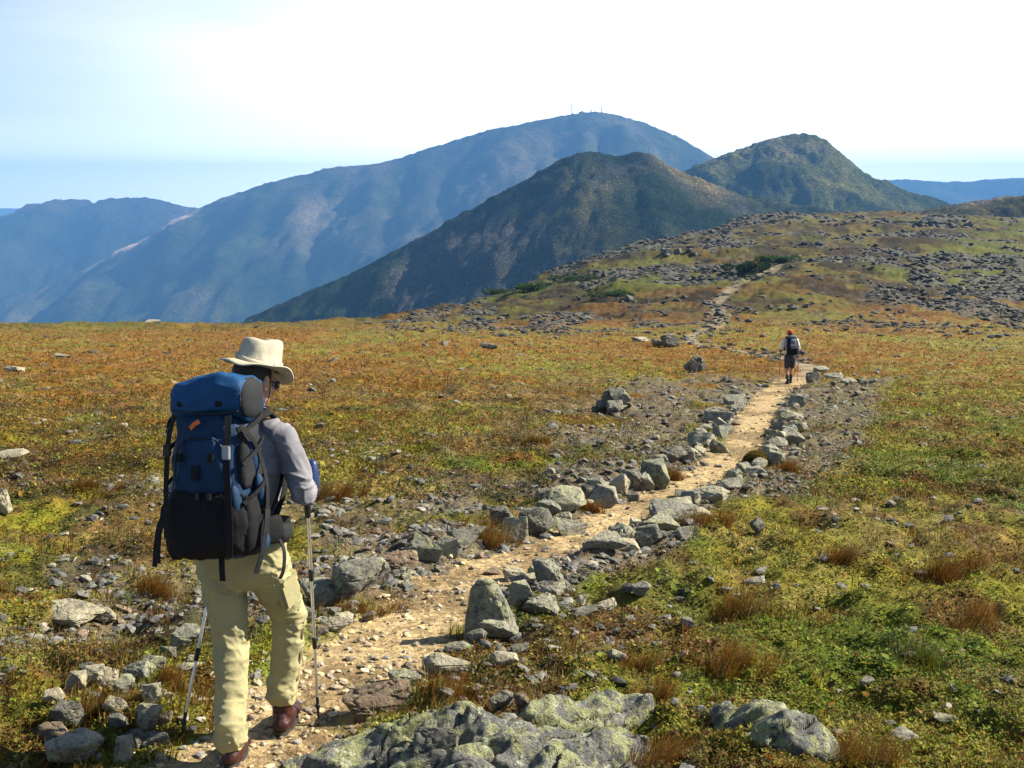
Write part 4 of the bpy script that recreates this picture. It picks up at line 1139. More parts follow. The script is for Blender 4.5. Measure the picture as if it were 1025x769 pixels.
def w_near(x, y, C, gp, d):
    n = fbm(x * 1.1 + 13, y * .9 + 4, octs=4)
    right = smooth(-.3, .5, x - .12 * y)
    return smooth(.50, .62, n) * (.35 + .55 * right) + .06 + .5 * np.exp(-np.clip(d, 0, None) / .12) * smooth(.45, .55, fbm(x * 2.2, y * 2.2, octs=2))
tag(blades("short_dry_grass", 20000, s_of(20), s_of(3.05), 11, 9, lambda y: .075 + .0015 * y, lambda y: .0011 + .00033 * y, w_near,
           (['orange', 'rust', 'brown', 'straw', 'olive', 'green'], [3, 1.0, .8, 2.2, 2.0, 1.0]), spread=lambda y: .025 + .004 * y), kind="stuff")
def w_far(x, y, C, gp, d):
    return np.clip(.12 + 2.2 * smooth(.44, .62, fbm(x * .35 + 3, y * .16 + 44, octs=4)), 0, 1) * smooth(-.2, .4, d)
tag(blades("far_dry_grass", 34000, s_of(110), s_of(13), 12, 7, lambda y: .05 + .0007 * y, lambda y: .0015 + .00026 * y, w_far,
           (['orange', 'rust', 'brown', 'straw', 'olive', 'green'], [4, 1.6, 1.2, .8, 3, 1.4]), lean=.9, spread=lambda y: .05 + .006 * y), kind="stuff")

# tufts one can tell apart
def tuft(u, v, w, h, label, keys, wts, n=None, wind=(.8, .0), lean=.7):
    x, y = at(u, v); m = (y * CP + 1.9 * SP) / F
    rng = np.random.default_rng(int(u * 7 + v))
    W, Hh = w * m, h * m
    nt = int(rng.integers(24, 40)); wd = rng.uniform(.6, 1.7); sk = rng.normal(0, .5)
    wind = (wind[0] * wd, rng.normal(0, .2)); q_ = rng.normal(0, .30, nt)
    xs = x + q_ * W * rng.uniform(.8, 1.3); ys = y + (q_ * sk + rng.normal(0, .22, nt)) * W * .8
    o = blades("grass_tuft", 0, 0, 0, int(u + v), 30, lambda q: Hh * .85 * rng.uniform(.30, 1.2, len(q)), lambda q: .0005 + .00018 * q, None, (keys, wts), lean=lean, wind=wind, spread=W * .09, xy=(xs, ys))
    c = Vector((x, y, gz(x, y)))
    o.data.transform(Matrix.Translation(-c)); o.location = c
    tag(o, label, "grass tuft", "rusty grass tufts")
RU = (['orange', 'rust', 'olive', 'straw'], [5, 1.8, .6, 1.3])
TUFTS = [(738, 618, 62, 40, "large rusty tuft blown to the right in the turf at right"), (730, 672, 56, 40, "bushy rusty brown tuft above the lichened boulder"), (845, 562, 34, 24, "small rusty tuft alone in the green turf at right"),
         (950, 576, 54, 32, "long rusty tuft near the right edge, higher of two"), (972, 632, 62, 26, "low wide rusty tuft near the right edge, lower of two"), (336, 502, 32, 26, "orange tuft right beside the near hiker's elbow"),
         (487, 547, 34, 34, "rusty tuft standing in the left border between dark rocks"), (156, 596, 36, 28, "rusty tuft left below the backpack"), (362, 612, 50, 18, "rusty grass fringe at the foot of the large grey rock"),
         (100, 715, 50, 30, "tawny tuft growing through the stone pile"), (172, 690, 30, 26, "tawny tuft beside the left trekking pole"), (455, 697, 70, 26, "tawny tuft between triangular slab and great outcrop"),
         (660, 762, 60, 34, "orange tuft at the bottom edge right of the great outcrop"), (850, 765, 70, 40, "orange tuft at the bottom edge right of the lichened boulder"), (672, 480, 18, 16, "small rusty tuft right of the large round boulder"),
         (706, 524, 44, 20, "rusty tuft under the pale flat stone of the right border"), (590, 512, 20, 16, "small rusty tuft between rocks of the left border"), (790, 470, 22, 16, "rusty tuft right of the mossy mound"),
         (530, 445, 24, 16, "small orange tuft in the stony turf left of the trail"), (655, 700, 40, 28, "rusty tuft right of the outcrop's ridge"), (90, 490, 44, 18, "reddish tuft in the turf left of the backpack"), (640, 672, 40, 22, "rusty tuft above the outcrop's ridge")]
for u, v, w, h, lab in TUFTS:
    tuft(u, v, w, h, lab, *RU)
tuft(925, 664, 42, 30, "dark green bushy tuft in the turf at right", ['green', 'olive', 'dark'], [4, 1, 2], wind=(.2, 0), lean=.8)
# mossy mound on the right border
def mound(u, v, w, h, label):
    x, y = at(u, v); m = y / F
    rng = np.random.default_rng(3)
    V, Fc = ICO[3]; V = V * .5 + np.array([0, 0, .3])
    me = mk_mesh("moss_mound", V * np.array([w * m, w * m * .8, h * m]), Fc)
    add_col(me, "col", PAL['brown'] * .8 + 0 * V)
    o = link("moss_mound", me, M_LEAF, loc=(x, y + .1, gz(x, y) - .04))
    n = 1500
    a = rng.normal(size=(n, 3)); a[:, 2] = np.abs(a[:, 2]); a /= np.linalg.norm(a, axis=1)[:, None]
    P = a * np.array([w * m * .5, w * m * .4, h * m * .95])
    t1 = np.cross(a, rng.normal(size=(n, 3))); t1 /= np.linalg.norm(t1, axis=1)[:, None]
    L = .03
    Vb = np.stack([P - t1 * .008, P + t1 * .008, P + a * L + t1 * .02], 1).reshape(-1, 3)
    mb = mk_mesh("leaf_fringe", Vb, np.arange(3 * n).reshape(-1, 3), False)
    add_col(mb, "col", np.repeat(pick(rng, ['olive', 'orange', 'green', 'straw'], np.array([[2, 2.5, .7, 1]]) + np.zeros((n, 1))), 3, 0))
    link("leaf_fringe", mb, M_LEAF, parent=o)
    tag(o, label, "moss mound")
mound(758, 467, 27, 17, "rounded yellow brown mossy mound at the right edge of the trail")

# rubble: stones beyond counting
def rubble(name, n, smin, smax, seed, wfun, size, mat, flat=.6, sub=1):
    rng = np.random.default_rng(seed)
    x, y = sample(n, smin, smax, rng)
    C, g, d, tw, gp, sc = cover(x, y)
    keep = (rng.random(n) < wfun(x, y, d, tw, gp, sc))
    x, y = x[keep], y[keep]; n = len(x)
    z = ground_z(x, y)
    vs = [chip_shape(s + 500, sub, cuts=8, detail=0) for s in range(14)]
    Fc0 = vs[0][1]; V0 = np.stack([v[0] for v in vs])
    k = rng.integers(0, len(vs), n)
    S = size(y) * np.minimum(rng.lognormal(-.05, .62, n), 2.3)
    S3 = np.stack([S * rng.uniform(.8, 1.3, n), S * rng.uniform(.7, 1.1, n), S * flat * rng.uniform(.6, 1.2, n)], 1)
    V = V0[k] * S3[:, None, :]
    a = rng.uniform(0, 6.28, n)[:, None]
    ca, sa = np.cos(a), np.sin(a)
    tx = rng.normal(0, .25, n)[:, None]
    X = V[..., 0] * ca - V[..., 1] * sa; Y = V[..., 0] * sa + V[..., 1] * ca; Z = V[..., 2] + X * tx
    P = np.stack([X + x[:, None], Y + y[:, None], Z + (z - .28 * S3[:, 2])[:, None]], -1).reshape(-1, 3)
    nv = V0.shape[1]
    Fa = (Fc0[None] + (np.arange(n) * nv)[:, None, None]).reshape(-1, 3)
    me = mk_mesh(name, P, Fa, False)
    base = pick(rng, ['a', 'b', 'c', 'd', 'e'], np.array([[3, 2.5, 1.6, 1.2, .8]]) + np.zeros((n, 1))) if False else None
    RC = np.array([(.125, .12, .105), (.165, .155, .13), (.08, .078, .07), (.21, .185, .135), (.14, .10, .07)])
    if mat == 'trail': RC = np.array([(.34, .27, .16), (.40, .32, .19), (.25, .20, .14), (.28, .26, .22), (.15, .12, .09)])
    if mat == 'far': RC = RC * .48
    c = RC[rng.choice(5, n, p=[.32, .25, .2, .13, .10])] * np.exp(rng.normal(0, .22, (n, 1)))
    add_col(me, "col", np.repeat(c, nv, 0))
    return tag(link(name, me, M_RUBBLE), kind="stuff")
M_RUBBLE, _t, _b = nmat("rubble_stone")
_p = position(_t)
_c = N(_t, "ShaderNodeAttribute", attribute_name="col").outputs["Color"]
_n1 = ramp(_t, noise(_t, _p, 40, 6, .7), [(0.33, (.45, .47, .45)), (.5, (1, 1, 1)), (.68, (1.5, 1.5, 1.35))])
_t.links.new(mixc(_t, .9, _c, _n1, 'MULTIPLY'), _b.inputs["Base Color"])
bump(_t, _b, noise(_t, _p, 60, 5, .7), .6, .01)
rubble("trail_pebbles", 34000, s_of(30), s_of(3.05), 31, lambda x, y, d, tw, gp, sc: (tw > .4) * .75 + ((d > -.02) & (d < .22)) * .5, lambda y: .013 + .0016 * y, 'trail')
rubble("gravel_stones", 68000, s_of(45), s_of(3.05), 32, lambda x, y, d, tw, gp, sc: np.clip(gp * 1.0 + .015, 0, 1) * (tw < .5) * zero_on_rocks(x, y, .9), lambda y: .020 + .0027 * y, 'grey')
rubble("outcrop_rubble", 52000, s_of(420), s_of(48), 33, lambda x, y, d, tw, gp, sc: np.clip(sc * .9 + .01 + .25 * (np.abs(d) < 1.2) * (y < 260), 0, 1), lambda y: .08 + .0025 * y, 'far', flat=.42)
def strewn():
    """scattered rubble on the steep rise, where photo rows crowd together"""
    rng = np.random.default_rng(5)
    n = 60000
    y = np.exp(rng.uniform(math.log(70), math.log(425), n)); u = rng.uniform(380, 1120, n)
    x = (u - 512.5) / F * y * .99
    return x, y
_sample0 = sample
def sample(n, a, b_, rng, umin=0, umax=0): return strewn()
rubble("strewn_boulders", 60000, 0, 0, 34, lambda x, y, d, tw, gp, sc: np.clip(sc * .85 + .012, 0, 1), lambda y: .08 + .0025 * y, 'far', flat=.45)
sample = _sample0

# krummholz
def shrub(u, v, w, h, label, dark=1.0, seed=0):
    x, y = at(u, v); m = y / F
    rng = np.random.default_rng(seed + 60)
    root = empty("dwarf_spruce", (x, y, gz(x, y)))
    tag(root, label, "shrub", "dwarf conifers on the rise")
    W, Hh = w * m, h * m
    n = 2600
    lob = rng.uniform(-1, 1, (9, 2)) * np.array([.5 * W, .25 * W]); lh = rng.uniform(.6, 1.0, 9) * Hh
    k = rng.integers(0, 9, n)
    a = rng.normal(size=(n, 3)); a /= np.linalg.norm(a, axis=1)[:, None]
    rad = rng.uniform(.6, 1, n)[:, None]
    P = a * rad * np.stack([np.full(n, W * .17), np.full(n, W * .17), lh[k] * .55], 1)
    P[:, 0] += lob[k, 0]; P[:, 1] += lob[k, 1]; P[:, 2] += lh[k] * .5
    t1 = np.cross(a, rng.normal(size=(n, 3))); t1 /= np.linalg.norm(t1, axis=1)[:, None]
    L = Hh * .28
    V = np.stack([P - t1 * L * .3, P + t1 * L * .3, P + a * L + np.array([0, 0, L * .3])], 1).reshape(-1, 3)
    me = mk_mesh("crown", V, np.arange(3 * n).reshape(-1, 3), False)
    c = np.array([(.03, .05, .015)]) * dark * np.exp(rng.normal(0, .35, (n, 1))) * (1 + rng.normal(0, .1, (n, 3)))
    add_col(me, "col", np.repeat(np.clip(c, .004, 1), 3, 0))
    link("crown", me, M_LEAF, parent=root)
    for q in range(9):
        tv = []; tf = []; base = 0
        for zz, rr_ in ((0, .02 * W), (lh[q] * .8, .008 * W)):
            for j in range(6):
                tv.append((lob[q, 0] + rr_ * math.cos(j), lob[q, 1] + rr_ * math.sin(j), zz - .05))
        for j in range(6): tf.append((base + j, base + (j + 1) % 6, base + 6 + (j + 1) % 6, base + 6 + j))
        link("stem", mk_mesh("stem", np.array(tv), np.array(tf)), M_BARK, parent=root)
M_BARK = mat_plain("bark", (.07, .05, .035), .9)
SHRUBS = [(748, 271, 36, 12, "dark dwarf spruce thicket left of the upper trail", .8), (779, 264, 34, 11, "lighter green dwarf spruce touching the upper trail", 1.8), (612, 297, 40, 9, "dwarf spruce mat among grey rocks on the left flank", 1.5),
          (540, 290, 46, 10, "long dwarf spruce mat on the far left edge of the rise", 1.4), (575, 282, 40, 9, "dwarf spruce mat below the rock ribs at left", 1.2), (505, 294, 34, 7, "leftmost dwarf spruce mat on the edge of the rise", 1.3), (905, 224, 24, 4, "tiny green mat on the skyline right", 1.3)]
for k, (u, v, w, h, lab, dk) in enumerate(SHRUBS): shrub(u, v, w * 1.1, h * .62, lab, dk, k)

# buildings and masts on the far summit
M_FAR = mat_plain("weathered_building", (.05, .05, .05), .8)
def box_mesh(name, boxes):
    bm = bmesh.new()
    for cx, cy, cz, sx, sy, sz in boxes:
        r = bmesh.ops.create_cube(bm, size=1.0)
        for v in r['verts']: v.co = Vector((cx + v.co.x * sx, cy + v.co.y * sy, cz + v.co.z * sz))
    me = bpy.data.meshes.new(name); bm.to_mesh(me); bm.free(); return me
def summit_point(u, dv=0):
    us = np.array(BIG_PROF); v = float(_cubic(us[:, 0], us[:, 1][None, :], np.array([float(u)]))[0][0]) + dv
    return at_depth(u, v, BIG_Y)
PXM = BIG_Y / F
def mast(u, hpx, label, wid=2.6):
    p = summit_point(u, 1.5); H = hpx * PXM
    r = empty("radio_mast", p); tag(r, label, "mast")
    bx = [(sx * wid * .5, sy * wid * .5, H / 2, 1.5, 1.5, H) for sx in (-1, 1) for sy in (-1, 1)]
    link("lattice_leg", box_mesh("lattice_leg", bx), M_FAR, parent=r)
    link("cross_bracing", box_mesh("cross_bracing", [(0, 0, H * k / 9, wid + .5, wid + .5, .8) for k in range(1, 9)]), M_FAR, parent=r)
    link("antenna", box_mesh("antenna", [(0, 0, H + 2.5, .8, .8, 6)]), M_FAR, parent=r)
mast(572, 12, "tallest thin mast on the far summit, left of the buildings", 4.6)
mast(602, 8, "thin mast on the far summit right of the stubby tower", 3.6)
def hut(u, wpx, hpx, label, tower=0, name="summit_building"):
    p = summit_point(u, 1.2); W, H = wpx * PXM, hpx * PXM
    r = empty(name, p); tag(r, label, "building")
    link("wall", box_mesh("wall", [(0, 0, H / 2 - 2, W, W * .6, H + 4)]), M_FAR, parent=r)
    link("roof", box_mesh("roof", [(0, 0, H + .8, W * 1.1, W * .7, 1.6)]), M_FAR, parent=r)
    if tower: link("turret", box_mesh("turret", [(W * .1, 0, H + tower * PXM / 2, W * .35, W * .3, tower * PXM)]), M_FAR, parent=r)
hut(582, 5, 2.2, "wide low building on the highest point of the far summit", 1.0)
hut(591.5, 1.1, 4.0, "stubby tower on the far summit between building and mast", 1.5, "summit_tower")
hut(573.5, 1.6, 1.6, "small hut at the foot of the tallest mast on the far summit")
hut(606, 3, 1.0, "low shed right of the masts on the far summit")

# ------------------------------------------------------------------ people
def tube_geo(pts, radii, seg=18, up=(0, 1, 0), cap=True):
    """closed tapered tube; radii: (a, b) half axes per point (a across, b along `up`)"""
    P = np.array(pts, float)
    R = np.array([(r, r) if np.isscalar(r) else r for r in radii], float)
    T = np.gradient(P, axis=0); T /= np.linalg.norm(T, axis=1)[:, None]
    rings = []
    def ring(c, t, ra, rb):
        u = np.array(up, float); u = u - t * (u @ t)
        if np.linalg.norm(u) < 1e-3: u = np.array([1., 0, 0]) - t * t[0]
        u /= np.linalg.norm(u); w = np.cross(u, t)
        a = np.linspace(0, 2 * math.pi, seg, endpoint=False)
        return c + np.cos(a)[:, None] * w * ra + np.sin(a)[:, None] * u * rb
    if cap:
        for f in (0.98, .75, .4):
            k = math.sqrt(1 - f * f); rings.append(ring(P[0] - T[0] * min(R[0]) * f, T[0], R[0][0] * k, R[0][1] * k))
    for c, t, r in zip(P, T, R): rings.append(ring(c, t, r[0], r[1]))
    if cap:
        for f in (.4, .75, .98):
            k = math.sqrt(1 - f * f); rings.append(ring(P[-1] + T[-1] * min(R[-1]) * f, T[-1], R[-1][0] * k, R[-1][1] * k))
    V = np.concatenate(rings)
    Fq = [tuple(f) for f in grid_faces(len(rings), seg, True)]
    n = len(V)
    Fq.append(tuple(range(seg - 1, -1, -1))); Fq.append(tuple(range(n - seg, n)))
    return V, Fq
def ell_geo(c, r, M=None, seg=20, rg=12):
    V = []
    for i in range(1, rg):
        t = math.pi * i / rg
        for j in range(seg):
            a = 2 * math.pi * j / seg
            V.append((r[0] * math.sin(t) * math.cos(a), r[1] * math.sin(t) * math.sin(a), r[2] * math.cos(t)))
    V = np.array(V)
    Fq = [tuple(f[::-1]) for f in grid_faces(rg - 1, seg, True)]
    top, bot = len(V), len(V) + 1
    V = np.concatenate([V, [[0, 0, r[2]], [0, 0, -r[2]]]])
    for j in range(seg):
        Fq.append((top, j, (j + 1) % seg)); k = (rg - 2) * seg
        Fq.append((bot, k + (j + 1) % seg, k + j))
    if M is not None: V = V @ np.array(M).T
    return V + np.array(c), Fq
def joined(geos):
    V, Fq, o = [], [], 0
    for v, f in geos:
        V.append(v); Fq += [tuple(i + o for i in p) for p in f]; o += len(v)
    return np.concatenate(V), Fq
def poly_mesh(name, V, Fq, smooth_=True):
    me = bpy.data.meshes.new(name); me.from_pydata([tuple(map(float, v)) for v in V], [], [tuple(int(i) for i in f) for f in Fq]); me.update()
    for p in me.polygons: p.use_smooth = smooth_
    return me
def fused(name, geos, voxel, it=6, disp=None):
    """all pieces become one continuous skin"""
    V, Fq = joined(geos)
    me = poly_mesh("tmp", V, Fq)
    bm = bmesh.new(); bm.from_mesh(me); bmesh.ops.recalc_face_normals(bm, faces=bm.faces); bm.to_mesh(me); bm.free()
    o = bpy.data.objects.new("tmp", me); COL.objects.link(o)
    r = o.modifiers.new("r", 'REMESH'); r.mode = 'VOXEL'; r.voxel_size = voxel; r.use_smooth_shade = True
    s = o.modifiers.new("s", 'SMOOTH'); s.factor = .5; s.iterations = it
    dg = bpy.context.evaluated_depsgraph_get(); dg.update()
    out = bpy.data.meshes.new_from_object(o.evaluated_get(dg))
    bpy.data.objects.remove(o); bpy.data.meshes.remove(me)
    out.name = name
    if disp is not None:
        n = len(out.vertices)
        co = np.empty(n * 3, np.float32); out.vertices.foreach_get("co", co); co = co.reshape(-1, 3).astype(float)
        no = np.empty(n * 3, np.float32); out.vertex_normals.foreach_get("vector", no); no = no.reshape(-1, 3)
        co += no * disp(co)[:, None]
        out.vertices.foreach_set("co", co.astype(np.float32).ravel())
        out.update()
    for p in out.polygons: p.use_smooth = True
    return out
def folds(amp, sx, sz, seed, amp2=0.0):
    def f(p):
        w = fbm(p[:, 0] * 5 + seed, p[:, 1] * 5, p[:, 2] * 5, octs=2) * 1.3
        a = 1 - np.abs(2 * vnoise(p[:, 0] * sx + w * 3 + seed, p[:, 1] * sx, p[:, 2] * sz + w * 2) - 1)
        b = fbm(p[:, 0] * 12 + seed, p[:, 1] * 12, p[:, 2] * 12, octs=2) - .5
        a2 = 1 - np.abs(2 * vnoise(p[:, 0] * sx * 2.1 + w * 4 + seed, p[:, 1] * sx * 2.1, p[:, 2] * sz * 2.3 + p[:, 0] * 14 + w * 3) - 1)
        return amp * (a ** 2.5 - .3) * 1.15 + amp * .55 * (a2 ** 3 - .25) + amp2 * b
    return f
def strap_mesh(name, pts, width, thick=.004, nrm=None, sub=6):
    """flat webbing along a line; nrm: outward direction(s)"""
    P = _dense(np.array(pts, float), sub) if len(pts) > 2 else np.array(pts, float)
    T = np.gradient(P, axis=0); T /= np.linalg.norm(T, axis=1)[:, None]
    nr = np.array(nrm, float)
    if nr.ndim == 1: nr = np.repeat(nr[None], len(P), 0)
    else: nr = np.stack([np.interp(np.linspace(0, 1, len(P)), np.linspace(0, 1, len(nr)), nr[:, k]) for k in range(3)], 1)
    nr = nr - T * (nr * T).sum(1)[:, None]; nr /= np.linalg.norm(nr, axis=1)[:, None]
    S = np.cross(T, nr) * width / 2
    V = np.stack([P - S, P + S, P + S + nr * thick, P - S + nr * thick], 1).reshape(-1, 3)
    Fq = [tuple(f) for f in grid_faces(len(P), 4, True)] + [(3, 2, 1, 0), tuple(len(V) - 4 + k for k in range(4))]
    return poly_mesh(name, V, Fq, False)
def sbox(name, c, s, bev=.15, M=None):
    bm = bmesh.new(); bmesh.ops.create_cube(bm, size=1.0)
    for v in bm.verts: v.co = Vector((v.co.x * s[0], v.co.y * s[1], v.co.z * s[2]))
    bmesh.ops.bevel(bm, geom=list(bm.edges), offset=min(s) * bev, segments=2, affect='EDGES')
    if M is not None: bmesh.ops.transform(bm, matrix=M.to_4x4(), verts=bm.verts)
    bmesh.ops.translate(bm, vec=c, verts=bm.verts)
    me = bpy.data.meshes.new(name); bm.to_mesh(me); bm.free(); return me
def np3(M): return np.array([[M[i][j] for j in range(3)] for i in range(3)])

def superloft(secs, seg=40, n=3.2, axis='z'):
    """closed rounded-box body; secs: (pos, cx, cy, half width, half depth)"""
    rings = []
    a = np.linspace(0, 2 * math.pi, seg, endpoint=False)
    ca = np.sign(np.cos(a)) * np.abs(np.cos(a)) ** (2 / n); sa = np.sign(np.sin(a)) * np.abs(np.sin(a)) ** (2 / n)
    for z, cx, cy, hw, hd in secs:
        p = np.stack([cx + ca * hw, cy + sa * hd, np.full(seg, z)], 1)
        rings.append(p)
    V = np.concatenate(rings)
    if axis == 'x': V = V[:, [2, 0, 1]]
    Fq = [tuple(f) for f in grid_faces(len(rings), seg, True)] + [tuple(range(seg - 1, -1, -1)), tuple(range(len(V) - seg, len(V)))]
    return V, Fq

def hand_geo(grip, axis, wrist):
    """a hand closed round a pole: palm, four separate fingers, thumb"""
    g = np.array(grip); ax = np.array(axis) / np.linalg.norm(axis); w = np.array(wrist)
    d = w - g; d -= ax * (d @ ax); d /= np.linalg.norm(d)          # from pole to wrist
    e = np.cross(ax, d)
    R = .027
    def pt(th, z): return g + R * (math.cos(th) * d + math.sin(th) * e) + ax * z
    out = [tube_geo([w, g + d * .075 + ax * .0, g + d * .035], [(.025, .020), (.036, .020), (.038, .016)], up=np.cross(ax, d), seg=14)]
    for k, (z, r, ln) in enumerate([(.033, .0095, 4.0), (.012, .010, 4.3), (-.010, .0095, 4.1), (-.030, .0082, 3.6)]):
        th = np.linspace(.15, ln, 7)
        out.append(tube_geo([pt(t, z - .002 * i) for i, t in enumerate(th)], [r * (1 - .05 * i) for i in range(7)], seg=10, up=ax))
    th = np.linspace(-.2, -2.4, 5)
    out.append(tube_geo([g + d * .05 + ax * .02] + [pt(t, .05 + .006 * i) for i, t in enumerate(th)], [.013, .0125, .0115, .011, .0105, .0095], seg=10, up=ax))
    return out

M_SKIN = mat_plain("skin", (.50, .25, .15), .55, spec=.35, var=.08)
M_LIP = mat_plain("lip", (.40, .15, .11), .5)

def human(root, J, skin, voxel):
    """one continuous body: J holds the joints in the person's own space"""
    H = Matrix.Translation(J['head']) @ Euler(J['head_rot'], 'XYZ').to_matrix().to_4x4()
    R3 = np3(H.to_3x3())
    def hp(p): return np.array(H @ Vector(p))
    def he(c, r, rot=None): return ell_geo(hp(c), r, R3 if rot is None else R3 @ np3(Euler(rot).to_matrix()))
    G = []
    # head: skull, face, jaw, nose, brow, cheeks, ears
    G += [he((0, -.012, .035), (.076, .096, .088)), he((0, .035, -.03), (.058, .062, .082)), he((0, .052, -.078), (.036, .040, .032)),
          he((0, .099, -.012), (.013, .018, .026), (-.25, 0, 0)), he((0, .104, -.024), (.016, .014, .011)), he((0, .078, .026), (.055, .022, .016)),
          he((.038, .07, -.02), (.022, .02, .02)), he((-.038, .07, -.02), (.022, .02, .02)), he((0, .088, -.055), (.026, .014, .007)), he((0, .087, -.066), (.023, .013, .007))]
    for s in (-1, 1):
        G += [he((s * .080, -.008, .0), (.009, .021, .033), (0, 0, s * -.35)), he((s * .078, .0, -.026), (.008, .011, .013))]
    nk = np.array(J['neck'])
    G.append(tube_geo([nk, nk * .45 + hp((0, -.025, -.06)) * .55, hp((0, -.015, -.01))], [.062, .056, .06], seg=18))
    # trunk
    pel, wai, che = np.array(J['pelvis']), np.array(J['waist']), np.array(J['chest'])
    G.append(tube_geo([pel - [0, 0, .03], pel + [0, 0, .05], wai, che, nk - [0, .01, .04], nk], [(.150, .105), (.150, .105), (.135, .10), (.165, .118), (.13, .085), (.065, .06)], seg=24))
    for s in ('l', 'r'):
        sh, el, wr = (np.array(J[k + s]) for k in ('shoulder_', 'elbow_', 'wrist_'))
        G.append(tube_geo([che * .3 + sh * .7 + [0, 0, .015], sh, sh * .5 + el * .5, el, el * .6 + wr * .4, wr], [.058, .054, .046, .037, .038, .026], seg=16))
        G += hand_geo(J['grip_' + s], J['axis_' + s], wr)
        hip, kn, an = (np.array(J[k + s]) for k in ('hip_', 'knee_', 'ankle_'))
        G.append(tube_geo([hip + [0, 0, .03], hip, hip * .5 + kn * .5, kn, kn * .65 + an * .35, an], [.09, .088, .072, .054, .055, .036], seg=18))
        toe = np.array(J['toe_' + s])
        G.append(tube_geo([an - [0, .02, .03], an * .4 + toe * .6, toe], [(.034, .034), (.036, .026), (.034, .018)], seg=12, up=(0, 0, 1)))
    me = fused("body", G, voxel, 4)
    b = link("body", me, skin, parent=root)
    # eyes and mouth line
    for s in (-1, 1):
        V, Fq = ell_geo((0, 0, 0), (.0105, .0105, .0105), seg=12, rg=8)
        o = link("eye", poly_mesh("eye", V, Fq), M_EYE, parent=b); o.location = H @ Vector((s * .031, .083, .006))
    return H, b
M_EYE = mat_plain("eye_white", (.6, .6, .58), .3)

# materials of the hikers
M_PANT = mat_cloth("khaki_cotton", (.33, .295, .150), .14)
M_SHIRT = mat_cloth("grey_lilac_fleece", (.19, .183, .195), .15, 500)
M_HAT = mat_cloth("cream_canvas", (.42, .38, .28), .14)
M_BLUE = mat_cloth("blue_ripstop", (.007, .030, .075), .25, 600, .6)
M_BLUE_LIT = mat_cloth("sunlit_blue_ripstop", (.008, .055, .145), .2, 600, .55)  # the pack's blue, painted brighter for the light on the lid
M_BLACK = mat_cloth("black_cordura", (.007, .007, .008), .3, 500, .8)
M_WEB = mat_cloth("black_webbing", (.009, .009, .010), .2, 300, .75)
M_CHAR = mat_cloth("charcoal_panel", (.016, .017, .019), .2, 500, .8)
M_BUCK = mat_plain("grey_buckle", (.28, .28, .29), .35, spec=.5)
M_ORANGE = mat_plain("orange_mark", (.65, .14, .03), .7)
M_LEATH = mat_plain("oxblood_leather", (.040, .011, .009), .5, spec=.35, var=.4)
M_SOLE = mat_plain("rubber_sole", (.03, .028, .025), .8)
M_HAIR = mat_cloth("dark_hair", (.035, .025, .018), .3, 300, .6)
M_ALU = mat_plain("brushed_aluminium", (.62, .60, .60), .35, metal=.85)
M_BLK = mat_plain("black_plastic", (.015, .015, .015), .45)
M_LENS = mat_plain("dark_lens", (.01, .01, .012), .12, spec=.6)

# ---- the near hiker
hx, hy = at(249, 748)
hz = gz(hx, hy)
YAW = math.radians(-13)
hiker = empty("person", (hx, hy, hz), YAW)
HS = 1.03
tag(hiker, "hiker walking away in cream brimmed hat, grey shirt and khaki trousers, near on the trail", "person")
def zl(x, y):            # ground under a local point
    p = Matrix.Rotation(YAW, 3, 'Z') @ Vector((x, y, 0)); return gz(hx + p.x, hy + p.y) - hz
LF, RF = (.015, -.16), (.075, .24)
zL, zR = zl(*LF), zl(*RF)
J = dict(pelvis=(0, 0, .96), waist=(0, .03, 1.13), chest=(0, .075, 1.34), neck=(0, .125, 1.53), head=(.01, .185, 1.665), head_rot=(-.36, 0, -.42),
         shoulder_l=(-.185, .085, 1.445), elbow_l=(-.30, .03, 1.19), wrist_l=(-.24, .235, 1.10), grip_l=(-.20, .29, 1.10), axis_l=(.22, .35, .93),
         shoulder_r=(.185, .085, 1.445), elbow_r=(.305, .02, 1.20), wrist_r=(.225, .235, 1.175), grip_r=(.195, .29, 1.165), axis_r=(-.03, -.12, 1),
         hip_l=(-.095, 0, .93), knee_l=(-.055, -.02, .51 + zL * .5), ankle_l=(LF[0], LF[1] - .02, .10 + zL), toe_l=(LF[0] - .05, LF[1] + .15, .035 + zL),
         hip_r=(.095, .01, .93), knee_r=(.115, .23, .56), ankle_r=(RF[0], RF[1] - .03, .115 + zR), toe_r=(RF[0] - .035, RF[1] + .13, .035 + zR))
# right pole foot and left pole foot at their photo places
def local(p):
    q = Matrix.Rotation(-YAW, 3, 'Z') @ (Vector(p) - Vector((hx, hy, hz))); return q
prx, pry = at(319, 724); plx, ply = at(180, 744)
tip_r = Vector((prx, pry, gz(prx, pry))); tip_l = Vector((plx, ply, gz(plx, ply)))
J['axis_r'] = tuple((Vector(J['grip_r']) - local(tip_r)).normalized())
J['axis_l'] = tuple((Vector(J['grip_l']) - local(tip_l)).normalized())
HM, body = human(hiker, J, M_SKIN, .0058)

def vlerp(a, b, t): return np.array(a) * (1 - t) + np.array(b) * t
